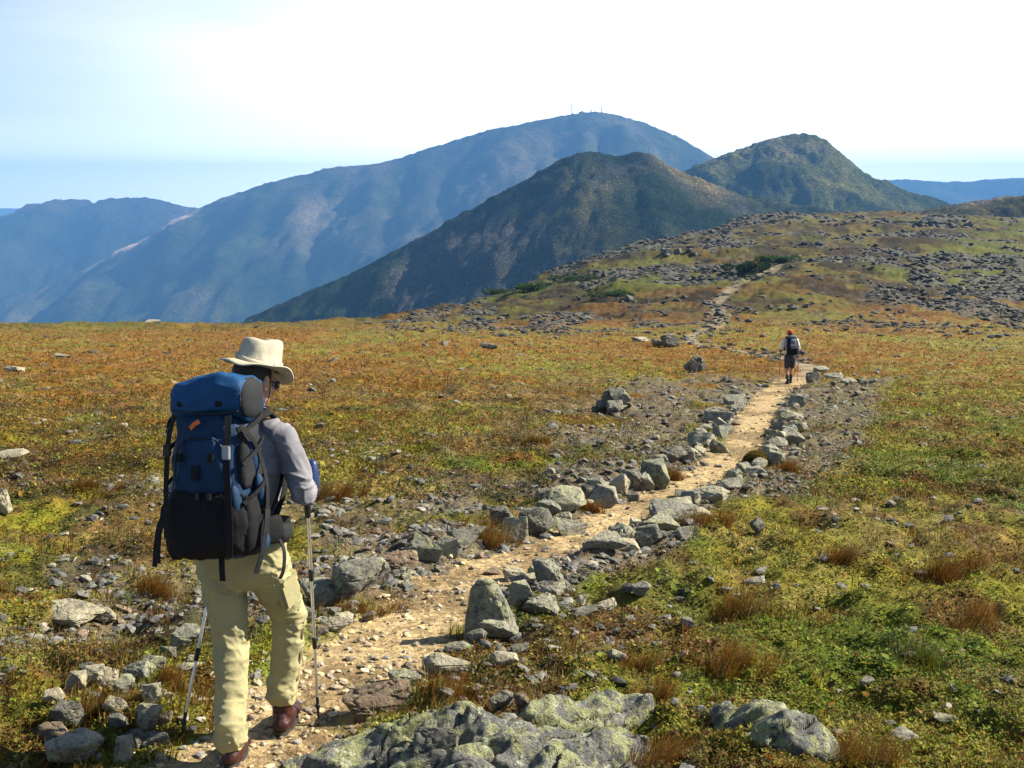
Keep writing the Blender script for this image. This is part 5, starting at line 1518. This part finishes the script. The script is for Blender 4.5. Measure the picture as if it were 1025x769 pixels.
# trousers: one garment, two loose legs, folds at knee and cuff
def leg_geo(h, k, a, top, w):
    h, k, a = np.array(h), np.array(k), np.array(a)
    return tube_geo([h + [0, 0, .06], h - [0, 0, .03], vlerp(h, k, .45), vlerp(h, k, .8), k, vlerp(k, a, .3), vlerp(k, a, .6), a + [0, -.005, top + .05], a + [0, -.008, top]],
                    [(.115, .125), (.110, .122), (.092, .102), (.078, .086), (.074, .080), (.070, .076), (.066, .074), (.066, .074), (.067, .075)], seg=28)
TG = [leg_geo(J['hip_l'], J['knee_l'], J['ankle_l'], .035, 0), leg_geo(J['hip_r'], J['knee_r'], J['ankle_r'], .085, 0),
      tube_geo([(0, -.005, .87), (0, -.01, .95), (0, 0, 1.03), (0, .01, 1.08)], [(.16, .12), (.182, .142), (.172, .13), (.155, .118)], seg=28),
      ell_geo((-.075, -.06, .93), (.088, .075, .09)), ell_geo((.08, -.055, .93), (.088, .075, .09))]
fd = folds(.010, 9, 15, 3.0, .005)
def pant_disp(p):
    d = fd(p)
    kn = np.exp(-((p[:, 2] - .50) / .10) ** 2) + np.exp(-((p[:, 2] - .16) / .07) ** 2) + .8 * np.exp(-((p[:, 2] - .80) / .06) ** 2)
    e = fbm(p[:, 0] * 26, p[:, 1] * 26, p[:, 2] * 48, octs=2) - .5
    return d * (.6 + .7 * kn) + .007 * e
trousers = link("trousers", fused("trousers", TG, .0062, 5, pant_disp), M_PANT, parent=hiker)
def pocket(pts, nrm, w, hgt, nm="cargo_pocket"):
    o = link(nm, strap_mesh(nm, pts, w, .010, nrm), M_PANT, parent=trousers); return o
_pm = Euler((.33, 0, -.30)).to_matrix()
link("cargo_pocket", sbox("cargo_pocket", (.182, .085, .735), (.040, .115, .165), .35, _pm), M_PANT, parent=trousers)
link("pocket_flap", sbox("pocket_flap", (.185, .065, .795), (.048, .120, .05), .3, _pm), M_PANT, parent=trousers)
link("leg_zip", strap_mesh("leg_zip", [(.045, .17, .615), (.08, .138, .605), (.13, .138, .60), (.185, .185, .605)], .012, .004, [(0, -1, 0), (.2, -1, 0), (.7, -.7, 0), (1, -.1, 0)]), M_PANT, parent=trousers)
link("side_seam", strap_mesh("side_seam", [(.187, .225, .54), (.172, .222, .40), (.150, .215, .24)], .012, .003, (1, -.2, 0)), mat_plain("brown_seam", (.12, .09, .05), .8), parent=trousers)

# boots
def boot(ax, toe, z0, tilt):
    ax, toe = np.array(ax), np.array(toe)
    f = toe - ax; f[2] = 0; f /= np.linalg.norm(f)
    M = np.array([[f[1], f[0], 0], [-f[0], f[1], 0], [0, 0, 1]])       # local x right, y forward
    t = np3(Euler((tilt, 0, 0)).to_matrix())
    def P(p): return np.array([ax[0], ax[1], z0]) + M @ (t @ np.array(p, float))
    G = [tube_geo([P((0, 0, .05)), P((0, -.004, .11)), P((0, -.012, .20))], [(.050, .056), (.047, .052), (.053, .056)], seg=20, up=f),
         tube_geo([P((0, -.045, .055)), P((0, .02, .062)), P((0, .09, .055)), P((.004, .155, .045)), P((.006, .195, .038))], [(.040, .042), (.046, .050), (.050, .042), (.050, .033), (.040, .026)], seg=20, up=(0, 0, 1)),
         ell_geo(P((0, -.045, .06)), (.034, .028, .055))]
    b = link("boot", fused("boot", G, .006, 4, folds(.003, 14, 30, 1.0, .003)), M_LEATH, parent=hiker)
    th = np.linspace(0, 2 * math.pi, 28, endpoint=False)
    px = .047 * np.cos(th); py = .06 + .142 * np.sin(th); px *= (1 - .16 * np.exp(-((py - .02) / .05) ** 2)) * np.where(py < 0, .9, 1.05)
    V = np.array([P((a, b_, zz)) for zz in (0, .028) for a, b_ in zip(px * 1.05, py)])
    Fq = [tuple(q) for q in grid_faces(2, 28, True)] + [tuple(range(27, -1, -1)), tuple(range(28, 56))]
    link("sole", poly_mesh("sole", V, Fq, False), M_SOLE, parent=b)
    V, Fq = tube_geo([P((0.05 * math.cos(a), .055 * math.sin(a) - .012, .192)) for a in np.linspace(0, 2 * math.pi, 25)], [.008] * 25, seg=8, cap=False)
    link("cuff", poly_mesh("cuff", V, Fq), M_SOLE, parent=b)
    for k in range(4):
        V, Fq = tube_geo([P((-.025, .045 + .02 * k, .105 - .012 * k)), P((0, .05 + .02 * k, .113 - .012 * k)), P((.025, .045 + .02 * k, .105 - .012 * k))], [.003] * 3, seg=6)
        link("lace", poly_mesh("lace", V, Fq), M_SOLE, parent=b)
boot(J['ankle_l'], J['toe_l'], zL + .002, -.10)
boot(J['ankle_r'], J['toe_r'], zR + .004, -.04)

# shirt: trunk, two sleeves, collar
nk = np.array(J['neck'])
SG = [tube_geo([(0, .0, 1.0), (0, .015, 1.08), (0, .04, 1.18), (0, .075, 1.33), (0, .09, 1.42), (0, .11, 1.495), nk + [0, .005, .012]], [(.172, .130), (.165, .128), (.165, .128), (.186, .138), (.172, .12), (.105, .088), (.070, .068)], seg=32)]
for s in 'lr':
    sh, el, wr = (np.array(J[k + s]) for k in ('shoulder_', 'elbow_', 'wrist_'))
    SG.append(tube_geo([sh * .66 + np.array([0, .09, 1.475]) * .34, sh, vlerp(sh, el, .5), vlerp(sh, el, .85), el, vlerp(el, wr, .25), vlerp(el, wr, .5), vlerp(el, wr, .72)],
                       [.062, .063, .057, .052, .051, .047, .043, .039], seg=24))
shirt = link("shirt", fused("shirt", SG, .0065, 5, folds(.010, 8, 12, 8.0, .006)), M_SHIRT, parent=hiker)
V, Fq = tube_geo([nk + [.068 * math.cos(a), .064 * math.sin(a) + .004, .018 + .012 * math.sin(a)] for a in np.linspace(0, 2 * math.pi, 33)], [(.009, .016)] * 33, seg=10, up=(0, 0, 1), cap=False)
link("collar", poly_mesh("collar", V, Fq), M_SHIRT, parent=shirt)
# sleeve seam over the shoulder
# blue wristlet at the right wrist
wr, el = np.array(J['wrist_r']), np.array(J['elbow_r'])

def headpart(name, V, Fq, mat, parent, smooth_=True):
    Vh = np.array([HM @ Vector(v) for v in V]); return link(name, poly_mesh(name, Vh, Fq, smooth_), mat, parent=parent)
# hair on the back of the head
V, Fq = ell_geo((0, -.022, .022), (.083, .098, .098), seg=36, rg=24)
keep = V[:, 1] < .035
V = V * (1 + .03 * (fbm(V[:, 0] * 60, V[:, 1] * 60, V[:, 2] * 18, octs=2) - .5))[:, None]
Fh = [f for f in Fq if all(keep[i] and V[i, 2] > -.040 for i in f)]
headpart("hair", V, Fh, M_HAIR, body)
# hat
def hat():
    seg = 72
    a = np.linspace(0, 2 * math.pi, seg, endpoint=False)
    prof = [(.088, .105, .004), (.091, .108, .012), (.094, .110, .030), (.089, .105, .044), (.087, .103, .06), (.083, .098, .09), (.080, .094, .112), (.074, .087, .122), (.06, .07, .125), (.03, .035, .121), (.006, .007, .120)]
    rings = []
    for k, (rx, ry, z) in enumerate(prof):
        rad = 1 + (.075 * (fbm(np.cos(a) * 3 + 3, np.sin(a) * 3, np.full(seg, z * 30), octs=3) - .5) * 2 if k > 1 else 0)
        dent = (.012 * np.sin(a + .6) + .006 * np.sin(3 * a)) * (k > 5)
        rings.append(np.stack([rx * np.cos(a) * rad, ry * np.sin(a) * rad, z + dent], 1))
    V = np.concatenate(rings); Fq = [tuple(f) for f in grid_faces(len(rings), seg, True)] + [tuple(range(len(V) - seg, len(V)))]
    h = headpart("hat", V + np.array([0, -.005, .062]), Fq, M_HAT, hiker)
    rr = []
    for top in (0, 1):
        for t in np.linspace(0, 1, 9):
            ex = t * (.066 + .006 * np.sin(2 * a + 1))
            side = np.cos(a) ** 2
            z = .003 * top * 2 + .010 * t - t ** 1.8 * (.036 - .034 * side) + .008 * t * np.sin(3 * a + 1) + .004 * t * np.sin(7 * a) - .006 * t * np.sin(a)
            rr.append(np.stack([(.088 + ex) * np.cos(a), (.105 + ex * 1.05) * np.sin(a), z], 1))
    nt = 9
    V = np.concatenate(rr)
    Fq = [tuple(f) for f in grid_faces(nt, seg, True)] + [tuple(i + nt * seg for i in f[::-1]) for f in grid_faces(nt, seg, True)]
    for j in range(seg):
        j2 = (j + 1) % seg
        Fq.append(((nt - 1) * seg + j, (nt - 1) * seg + j2, (2 * nt - 1) * seg + j2, (2 * nt - 1) * seg + j))
        Fq.append((j2, j, nt * seg + j, nt * seg + j2))
    headpart("brim", V + np.array([0, -.005, .062]), Fq, M_HAT, h)
    V, Fq = tube_geo([((.0905) * math.cos(t), (.1075) * math.sin(t), .022 + .012 * math.sin(2 * t)) for t in np.linspace(0, 2 * math.pi, 49)], [(.008, .013)] * 49, seg=8, up=(0, 0, 1), cap=False)
    headpart("hat_band", V + np.array([0, -.005, .062]), Fq, M_HAT, h)
    return h
hat()
# sunglasses
V, Fq = superloft([(-.062, .078, .006, .010, .018), (-.045, .098, .006, .010, .021), (-.014, .108, .006, .008, .019), (.014, .108, .006, .008, .019), (.045, .098, .006, .010, .021), (.062, .078, .006, .010, .018)], 16, 2.5, 'x')
sg = headpart("sunglasses", V, Fq, M_LENS, hiker)
for s in (-1, 1):
    V, Fq = tube_geo([(s * .064, .078, .012), (s * .080, .03, .012), (s * .082, -.02, .008)], [.003] * 3, seg=6)
    headpart("temple", V, Fq, M_BLK, sg)
# chin cord of the hat
V, Fq = tube_geo([(.078, .0, .06), (.082, .02, .0), (.06, .05, -.06), (.02, .075, -.105)], [.0022] * 4, seg=6)
headpart("chin_cord", V, Fq, M_BLK, sg)

# ---- the big backpack on his back
PK = Matrix.Translation((hx, hy, hz)) @ Matrix.Rotation(YAW, 4, 'Z') @ Matrix.Translation((.02, -.235, .985)) @ Matrix.Rotation(math.radians(-7), 4, 'X') @ Matrix.Rotation(math.radians(-2), 4, 'Y')
pack = empty("backpack", (0, 0, 0)); pack.matrix_world = PK
tag(pack, "big blue and black trekking backpack on the near hiker's back", "backpack")
def pk(name, V, Fq, mat, parent=None, disp=None, sm=True):
    V = np.array(V, float)
    me = poly_mesh(name, V, Fq, sm)
    if disp is not None:
        bm = bmesh.new(); bm.from_mesh(me); bmesh.ops.subdivide_edges(bm, edges=list(bm.edges), cuts=2, use_grid_fill=True); bm.to_mesh(me); bm.free()
        n = len(me.vertices); co = np.empty(n * 3, np.float32); me.vertices.foreach_get("co", co); co = co.reshape(-1, 3).astype(float)
        no = np.empty(n * 3, np.float32); me.vertex_normals.foreach_get("vector", no)
        co += no.reshape(-1, 3) * disp(co)[:, None]; me.vertices.foreach_set("co", co.astype(np.float32).ravel()); me.update()
        for p in me.polygons: p.use_smooth = True
    return link(name, me, mat, parent=parent or pack)
# main bag
V, Fq = superloft([(.0, 0, .02, .06, .05), (.008, 0, .01, .125, .09), (.03, 0, 0, .155, .115), (.08, 0, 0, .168, .128), (.20, 0, 0, .172, .135), (.34, 0, 0, .168, .130), (.46, 0, 0, .160, .122), (.56, 0, .005, .155, .115), (.60, 0, .005, .14, .10)], 44)
bag = pk("main_bag", V, Fq, M_BLUE, disp=folds(.012, 6, 11, 5.0, .012))
# black lower front panel with the sleeve of the front pocket
V, Fq = superloft([(.012, 0, -.008, .132, .10), (.035, 0, -.012, .168, .124), (.09, 0, -.018, .184, .138), (.18, 0, -.020, .186, .142), (.25, 0, -.018, .176, .137), (.285, 0, -.010, .15, .13)], 44)
Vn = np.array(V)
pk("lower_panel", Vn, Fq, M_BLACK, disp=folds(.012, 6, 11, 2.0, .010))
# front pocket, blue, with a seam, above the black panel
V, Fq = superloft([(.27, 0, -.085, .118, .055), (.30, 0, -.09, .124, .062), (.40, 0, -.088, .120, .060), (.49, 0, -.080, .112, .055), (.515, 0, -.075, .10, .045)], 36)
fp = pk("front_pocket", V, Fq, M_BLUE, disp=folds(.012, 6, 10, 7.0, .012))
# lid: a fat roll across the top, its ends charcoal
V, Fq = superloft([(-.165, .0, .665, .05, .045), (-.156, 0, .665, .085, .072), (-.13, 0, .668, .104, .088), (-.05, 0, .672, .110, .096), (.06, 0, .672, .110, .094), (.145, 0, .668, .104, .090), (.164, 0, .667, .098, .084)], 40, 2.7, 'x')
V = V + np.stack([0 * V[:, 0], 0 * V[:, 0], -.022 * np.exp(-((V[:, 0] + .16) / .05) ** 2) + .010 * np.sin(V[:, 0] * 22)], 1)      # slumps at the ends
lid = pk("lid", V, Fq, M_BLUE_LIT, disp=folds(.013, 6, 9, 11.0, .016))
V, Fq = superloft([(.160, 0, .667, .101, .087), (.172, 0, .667, .094, .080), (.182, 0, .666, .07, .058), (.186, 0, .666, .03, .025)], 40, 2.7, 'x')
pk("lid_end", V, Fq, M_CHAR, lid)
for x, z in ((-.095, .635), (.075, .635)):
    link("lash_patch", sbox("lash_patch", (x, -.110, z + .012), (.036, .012, .026), .3), M_WEB, parent=lid)
link("lid_mark", strap_mesh("lid_mark", [(-.045, -.128, .548), (-.02, -.134, .568), (.0, -.134, .578)], .018, .004, (0, -1, 0)), M_ORANGE, parent=bag)
for x, z in ((-.085, .43), (.055, .43)): link("lash_loop", sbox("lash_loop", (x, -.150, z), (.03, .014, .034), .3), M_WEB, parent=fp)
link("tool_loop", strap_mesh("tool_loop", [(-.01, -.158, .40), (-.01, -.162, .37), (-.01, -.160, .34)], .028, .006, (0, -1, 0)), M_WEB, parent=fp)
# piping, zips, haul loop
def cord(pts, r, mat, parent, nm):
    P = _dense(np.array(pts, float), 5); V, Fq = tube_geo(P, [r] * len(P), seg=6); return pk(nm, V, Fq, mat, parent)
cord([(.163, .100 * math.cos(t), .667 + .086 * math.sin(t)) for t in np.linspace(0, 2 * math.pi, 25)], .0035, M_BLK, lid, "piping")
cord([(-.15, -.095, .622), (-.08, -.112, .612), (.0, -.116, .608), (.08, -.114, .610), (.15, -.100, .618)], .004, M_BLK, lid, "zip")
cord([(-.108, -.128, .29), (-.112, -.138, .36), (-.104, -.134, .45), (-.07, -.132, .500), (.0, -.134, .508), (.07, -.132, .500), (.104, -.134, .45), (.112, -.138, .36), (.108, -.128, .29)], .0035, M_BLK, fp, "zip")
cord([(-.165, -.095, .277), (-.10, -.140, .272), (.0, -.156, .268), (.10, -.140, .272), (.165, -.095, .277)], .004, M_WEB, bag, "piping")
cord([(-.03, .105, .60), (-.03, .135, .655), (.03, .135, .655), (.03, .105, .60)], .007, M_WEB, bag, "haul_loop")
# side panel on the right: charcoal with blue stretch pocket
V, Fq = superloft([(.30, .145, -.0, .034, .085), (.36, .148, 0, .036, .090), (.46, .142, 0, .034, .088), (.55, .136, 0, .028, .08)], 28)
pk("side_panel", V, Fq, M_CHAR, disp=folds(.006, 9, 10, 4.0, .006))
V, Fq = superloft([(.02, .150, .0, .03, .08), (.06, .160, 0, .045, .095), (.18, .165, 0, .045, .098), (.27, .158, 0, .035, .09)], 28)
sp = pk("side_pocket", V, Fq, M_BLACK, disp=folds(.006, 9, 10, 6.0, .006))
V, Fq = superloft([(-.0, -.150, .0, .03, .08), (.06, -.160, 0, .040, .095), (.18, -.163, 0, .040, .098), (.27, -.156, 0, .030, .09)], 28)
pk("side_pocket", V, Fq, M_BLACK, disp=folds(.006, 9, 10, 9.0, .006))
# blue gussets that show between the straps
for pts, w in (([(.182, -.06, .50), (.190, -.03, .44), (.188, -.0, .37)], .05), ([(.205, .02, .34), (.214, .0, .28), (.216, -.04, .21)], .05), ([(.14, -.118, .30), (.158, -.112, .24), (.165, -.105, .16)], .05), ([(.205, .03, .10), (.212, .0, .07), (.208, -.02, .03)], .07)):
    c_ = np.array(pts).mean(0); V, Fq = ell_geo(c_ + [-.012, .012, 0], (.020, w * .62, (pts[0][2] - pts[-1][2]) * .62), np3(Euler((.25, 0, -.25)).to_matrix()))
    pk("blue_gusset", V, Fq, M_BLUE, bag)
# compression and lid straps with buckles
def strap(pts, w=.022, nrm=(0, -1, 0), nm="strap", parent=None): return link(nm, strap_mesh(nm, pts, w, .004, nrm), M_WEB, parent=parent or pack)
s1 = strap([(.118, -.118, .60), (.128, -.142, .53), (.130, -.158, .42), (.136, -.164, .28), (.140, -.164, .14), (.13, -.150, .03)], .026, (.3, -1, 0))
link("buckle", sbox("buckle", (.130, -.163, .455), (.034, .014, .055), .25), M_BUCK, parent=s1)
s2 = strap([(-.122, -.116, .60), (-.130, -.142, .53), (-.134, -.158, .42), (-.138, -.164, .28), (-.140, -.164, .10)], .026, (-.3, -1, 0))
link("buckle", sbox("buckle", (-.132, -.163, .46), (.034, .014, .050), .25), M_BLK, parent=s2)
for z0, z1, y0 in ((.53, .60, .07), (.40, .50, .08), (.24, .36, .09), (.12, .22, .09)):
    strap([(.172, -.10, z0), (.196 if z0 > .35 else .218, -.02, (z0 + z1) / 2 + .01), (.176, y0, z1)], .018, [(.5, -1, 0), (1, 0, 0), (1, .5, 0)])
    strap([(-.170, -.10, z0), (-.196 if z0 > .35 else -.21, -.02, (z0 + z1) / 2 + .01), (-.176, y0, z1)], .018, [(-.5, -1, 0), (-1, 0, 0), (-1, .5, 0)])
strap([(.16, -.10, .56), (.19, -.05, .50), (.20, .0, .42), (.222, .01, .30), (.226, -.01, .16), (.22, -.03, .02)], .02, (1, -.3, 0))
strap([(.215, .02, .26), (.232, -.02, .16), (.226, -.05, .04), (.205, -.07, -.05)], .024, (1, -.4, 0))
strap([(.07, -.10, .02), (.085, -.125, -.02), (.085, -.12, -.075)], .026, (0, -1, 0))
strap([(.03, -.135, .29), (.03, -.152, .26), (.03, -.158, .22)], .02)
for x in (.0, .05): link("buckle", sbox("buckle", (x, -.162, .275), (.02, .012, .03), .25), M_BLK, parent=pack)
# hip belt and its dangling ends
V, Fq = tube_geo([(-.15, .06, .09), (-.205, .13, .10), (-.215, .22, .085), (-.17, .32, .07)], [(.012, .055), (.016, .062), (.016, .058), (.012, .045)], seg=16, up=(0, 0, 1))
hb = pk("hip_belt", V, Fq, M_BLACK)
V, Fq = tube_geo([(.15, .06, .09), (.205, .13, .10), (.215, .22, .085), (.17, .32, .07)], [(.012, .055), (.016, .062), (.016, .058), (.012, .045)], seg=16, up=(0, 0, 1))
hb2 = pk("hip_belt", V, Fq, M_BLACK)
V, Fq = superloft([(.04, .205, .20, .016, .045), (.055, .212, .20, .020, .05), (.105, .212, .20, .020, .05), (.12, .205, .20, .016, .045)], 24); pk("belt_pouch", V, Fq, M_CHAR, hb2)
strap([(-.205, -.05, .20), (-.235, -.06, .13), (-.245, -.07, .05), (-.25, -.075, -.04)], .024, (-.3, -1, 0), "dangling_strap", hb)
strap([(-.195, -.07, .19), (-.215, -.085, .11), (-.222, -.09, .03), (-.222, -.09, -.02)], .02, (-.3, -1, 0), "dangling_strap", hb)
strap([(-.20, -.03, .22), (-.232, -.03, .20), (-.225, -.05, .14)], .024, (-.3, -1, 0), "dangling_strap", hb)
strap([(.235, .10, .06), (.262, .08, .01), (.262, .07, -.06), (.245, .07, -.10)], .016, (1, -.5, 0), "dangling_strap", hb2)
# shoulder straps over the shoulders
for s in (-1, 1):
    V, Fq = tube_geo([(s * .075, .115, .50), (s * .10, .16, .575), (s * .118, .235, .598), (s * .128, .315, .555), (s * .135, .375, .44), (s * .14, .37, .33), (s * .155, .30, .22), (s * .17, .20, .14)],
                     [(.030, .010), (.032, .012), (.033, .012), (.032, .012), (.030, .011), (.026, .010), (.016, .006), (.012, .004)], seg=14, up=(s * .3, -.2, 1))
    ss = pk("shoulder_strap", V, Fq, M_BLACK)
    strap([(s * .09, .10, .64), (s * .105, .16, .63), (s * .118, .235, .615)], .02, (0, 0, 1), "load_lifter", ss)
    strap([(s * .172, .14, .16), (s * .186, .20, .26), (s * .182, .26, .36), (s * .160, .30, .43)], .02, (s, -.2, 0), "adjuster", ss)
V, Fq = tube_geo([(.245, .40, .22), (.25, .405, .30), (.25, .41, .345)], [.034, .036, .026], seg=18)
bt = pk("bottle", V, Fq, mat_plain("navy_flask", (.015, .03, .10), .4), None)

# ---- trekking poles
def pole(tip, top, label, basket=True, strapd=None):
    tip, top = Vector(tip), Vector(top)
    L = (top - tip).length
    r = empty("trekking_pole", tip)
    q = Vector((0, 0, 1)).rotation_difference((top - tip).normalized())
    r.rotation_mode = 'QUATERNION'; r.rotation_quaternion = q
    tag(r, label, "trekking pole", "trekking poles of the near hiker")
    def part(nm, zs, rs, mat, parent=None):
        V, Fq = tube_geo([(0, 0, z) for z in zs], rs, seg=16); return link(nm, poly_mesh(nm, V, Fq), mat, parent=parent or r)
    part("carbide_tip", [.0, .03], [.002, .0045], M_ALU)
    lo = part("lower_sleeve", [.03, .10, .135], [.0055, .0075, .009], M_BLK)
    part("basket", [.088, .094], [.012, .012], M_BLK, lo)
    part("shaft", [.11, L * .33], [.0068, .0068], M_ALU); part("shaft", [L * .33, L * .60], [.0078, .0078], M_ALU); part("shaft", [L * .60, L - .10], [.0088, .0088], M_ALU)
    part("lock_collar", [L * .33 - .022, L * .33 + .022], [.0112, .0112], M_BLK); part("lock_collar", [L * .60 - .022, L * .60 + .022], [.0122, .0122], M_BLK)
    g = part("grip", [L - .22, L - .19, L - .13, L - .06, L - .025, L - .005], [.0135, .016, .015, .0165, .019, .016], M_BLK)
    link("wrist_strap", strap_mesh("wrist_strap", [(0, .012, L - .02), (.03, -.03, L - .06), (.02, -.06, L - .13), (-.02, -.05, L - .10), (-.01, .0, L - .03)], .014, .002, (1, .2, 0)), M_WEB, parent=g)
    return r
hw = lambda p: Matrix.Translation((hx, hy, hz)) @ Matrix.Rotation(YAW, 4, 'Z') @ Vector(p)
gr, gl = hw(J['grip_r']), hw(J['grip_l'])
pole(tip_r, gr + (gr - tip_r).normalized() * .075, "silver trekking pole upright in the near hiker's right hand")
pole(tip_l, gl + (gl - tip_l).normalized() * .075, "silver trekking pole slanting from behind the near hiker's left leg to the left")

# ---- the far hiker
fx, fy = at(790, 384.5); fz = gz(fx, fy)
FY = math.radians(4)
FS = .96
far_h = empty("person", (fx, fy, fz), FY); far_h.scale = (FS, FS, FS); print('FAR', fx, fy, fz, 'NEAR', hx, hy, hz)
tag(far_h, "far hiker on the trail in red cap, white shirt and dark shorts", "person")
J2 = dict(pelvis=(0, 0, .95), waist=(0, .02, 1.12), chest=(0, .06, 1.33), neck=(0, .09, 1.52), head=(0, .13, 1.645), head_rot=(-.2, 0, .1),
          shoulder_l=(-.20, .07, 1.45), elbow_l=(-.27, .02, 1.20), wrist_l=(-.25, .24, 1.12), grip_l=(-.24, .29, 1.12), axis_l=(0, 0, 1),
          shoulder_r=(.20, .07, 1.45), elbow_r=(.28, .07, 1.22), wrist_r=(.36, .26, 1.10), grip_r=(.38, .31, 1.09), axis_r=(0, 0, 1),
          hip_l=(-.09, 0, .92), knee_l=(-.09, .05, .52), ankle_l=(-.07, -.05, .10), toe_l=(-.07, .10, .03), hip_r=(.09, 0, .92), knee_r=(.10, .10, .52), ankle_r=(.08, .12, .10), toe_r=(.09, .28, .03))
HM, fb = human(far_h, J2, M_SKIN, .011)
M_WHITE = mat_cloth("white_shirt", (.62, .60, .58), .08); M_SHORT = mat_cloth("dark_shorts", (.05, .05, .055), .2)
SG = [tube_geo([(0, 0, 1.0), (0, .03, 1.15), (0, .065, 1.33), (0, .085, 1.45), (0, .09, 1.53)], [(.165, .125), (.16, .12), (.18, .135), (.15, .10), (.07, .07)], seg=20)]
for s in 'lr':
    sh, el, wr = (np.array(J2[k + s]) for k in ('shoulder_', 'elbow_', 'wrist_'))
    SG.append(tube_geo([sh * .8 + np.array([0, .02, .29]), sh, el, vlerp(el, wr, .5), vlerp(el, wr, .85)], [.07, .07, .06, .055, .045], seg=14))
link("shirt", fused("shirt", SG, .013, 4, folds(.008, 9, 14, 2.0)), M_WHITE, parent=far_h)
SG = [tube_geo([(0, 0, .88), (0, 0, .98), (0, .01, 1.06)], [(.17, .13), (.17, .13), (.155, .12)], seg=20)]
for s in 'lr':
    h, k = np.array(J2['hip_' + s]), np.array(J2['knee_' + s]); SG.append(tube_geo([h, vlerp(h, k, .5), vlerp(h, k, .85)], [.10, .092, .086], seg=18))
link("shorts", fused("shorts", SG, .013, 4, folds(.008, 9, 14, 6.0)), M_SHORT, parent=far_h)
V, Fq = ell_geo((0, -.012, .045), (.090, .108, .088)); Fq = [f for f in Fq if all(V[i, 2] > .02 for i in f)]
M_RED = mat_cloth("red_cap", (.62, .04, .02), .15)
cp = headpart("cap", V, Fq, M_RED, far_h)
V, Fq = superloft([(.018, 0, .13, .065, .05), (.028, 0, .13, .066, .052)], 24); headpart("peak", V, Fq, M_RED, cp)
V, Fq = ell_geo((0, -.015, .0), (.08, .09, .08)); Fq = [f for f in Fq if all(V[i, 1] < .03 and V[i, 2] > -.075 for i in f)]
headpart("hair", V, Fq, M_HAIR, fb)
for s, a, tt in (('l', -.12, 0), ('r', 0, 0)):
    an, toe, kn = (np.array(J2[k + s]) for k in ('ankle_', 'toe_', 'knee_'))
    V, Fq = joined([tube_geo([an + [0, -.02, -.05], an * .4 + toe * .6, toe], [(.045, .05), (.05, .04), (.045, .03)], seg=14, up=(0, 0, 1)), tube_geo([an - [0, 0, .04], an + [0, -.005, .07]], [.05, .05], seg=14)])
    link("boot", poly_mesh("boot", V, Fq), M_BLK, parent=far_h)
    V, Fq = tube_geo([an + [0, 0, .05], vlerp(an, kn, .4)], [.047, .058], seg=14); link("sock", poly_mesh("sock", V, Fq), M_SHORT, parent=far_h)
PK2 = Matrix.Translation((fx, fy, fz)) @ Matrix.Rotation(FY, 4, 'Z') @ Matrix.Scale(FS, 4) @ Matrix.Translation((-.01, -.19, .98)) @ Matrix.Rotation(math.radians(-5), 4, 'X')
pack = empty("daypack", (0, 0, 0)); pack.matrix_world = PK2
pack.scale = (1.15 * FS, 1.1 * FS, 1.08 * FS); tag(pack, "black and grey backpack on the far hiker's back", "backpack")
V, Fq = superloft([(0, 0, 0, .10, .07), (.03, 0, 0, .15, .11), (.25, 0, 0, .155, .12), (.45, 0, 0, .145, .11), (.54, 0, 0, .11, .08)], 32); bg2 = pk("main_bag", V, Fq, M_BLACK)
M_GREYP = mat_cloth("grey_panel", (.13, .15, .17), .2); M_PALE = mat_cloth("silver_band", (.42, .43, .45), .1)
V, Fq = superloft([(.20, 0, -.085, .075, .045), (.24, 0, -.09, .085, .05), (.42, 0, -.085, .085, .05), (.50, 0, -.07, .07, .045)], 24); pk("front_panel", V, Fq, M_GREYP, bg2)
link("reflective_band", strap_mesh("reflective_band", [(-.085, -.135, .32), (0, -.143, .315), (.085, -.135, .32)], .035, .004, (0, -1, 0)), M_PALE, parent=bg2)
V, Fq = superloft([(.50, 0, .01, .10, .08), (.54, 0, .01, .125, .10), (.585, 0, .01, .115, .09), (.60, 0, .01, .07, .05)], 28); pk("lid", V, Fq, M_GREYP)
V, Fq = superloft([(.04, .16, 0, .03, .07), (.14, .17, 0, .035, .075), (.22, .165, 0, .025, .07)], 20); pk("side_pocket", V, Fq, M_GREYP)
for s in (-1, 1):
    V, Fq = tube_geo([(s * .08, .10, .47), (s * .11, .20, .56), (s * .12, .30, .50), (s * .13, .32, .34), (s * .15, .22, .15)], [(.03, .01)] * 5, seg=10, up=(s * .3, -.2, 1)); pk("shoulder_strap", V, Fq, M_BLACK)
hw2 = lambda p: Matrix.Translation((fx, fy, fz)) @ Matrix.Rotation(FY, 4, 'Z') @ (FS * Vector(p))
M_COPPER = mat_plain("copper_pole", (.32, .12, .06), .4, metal=.4)
_al = M_ALU; M_ALU = M_COPPER
for s, tp in (('r', (.36, .25)), ('l', (-.27, .25))):
    g = hw2(J2['grip_' + s]); t = hw2((tp[0], tp[1], 0)); t.z = gz(t.x, t.y)
    r = pole(t, g + Vector((0, 0, .06)), "thin copper coloured trekking pole in the far hiker's %s hand" % ('right' if s == 'r' else 'left')); r["group"] = "trekking poles of the far hiker"
M_ALU = _al
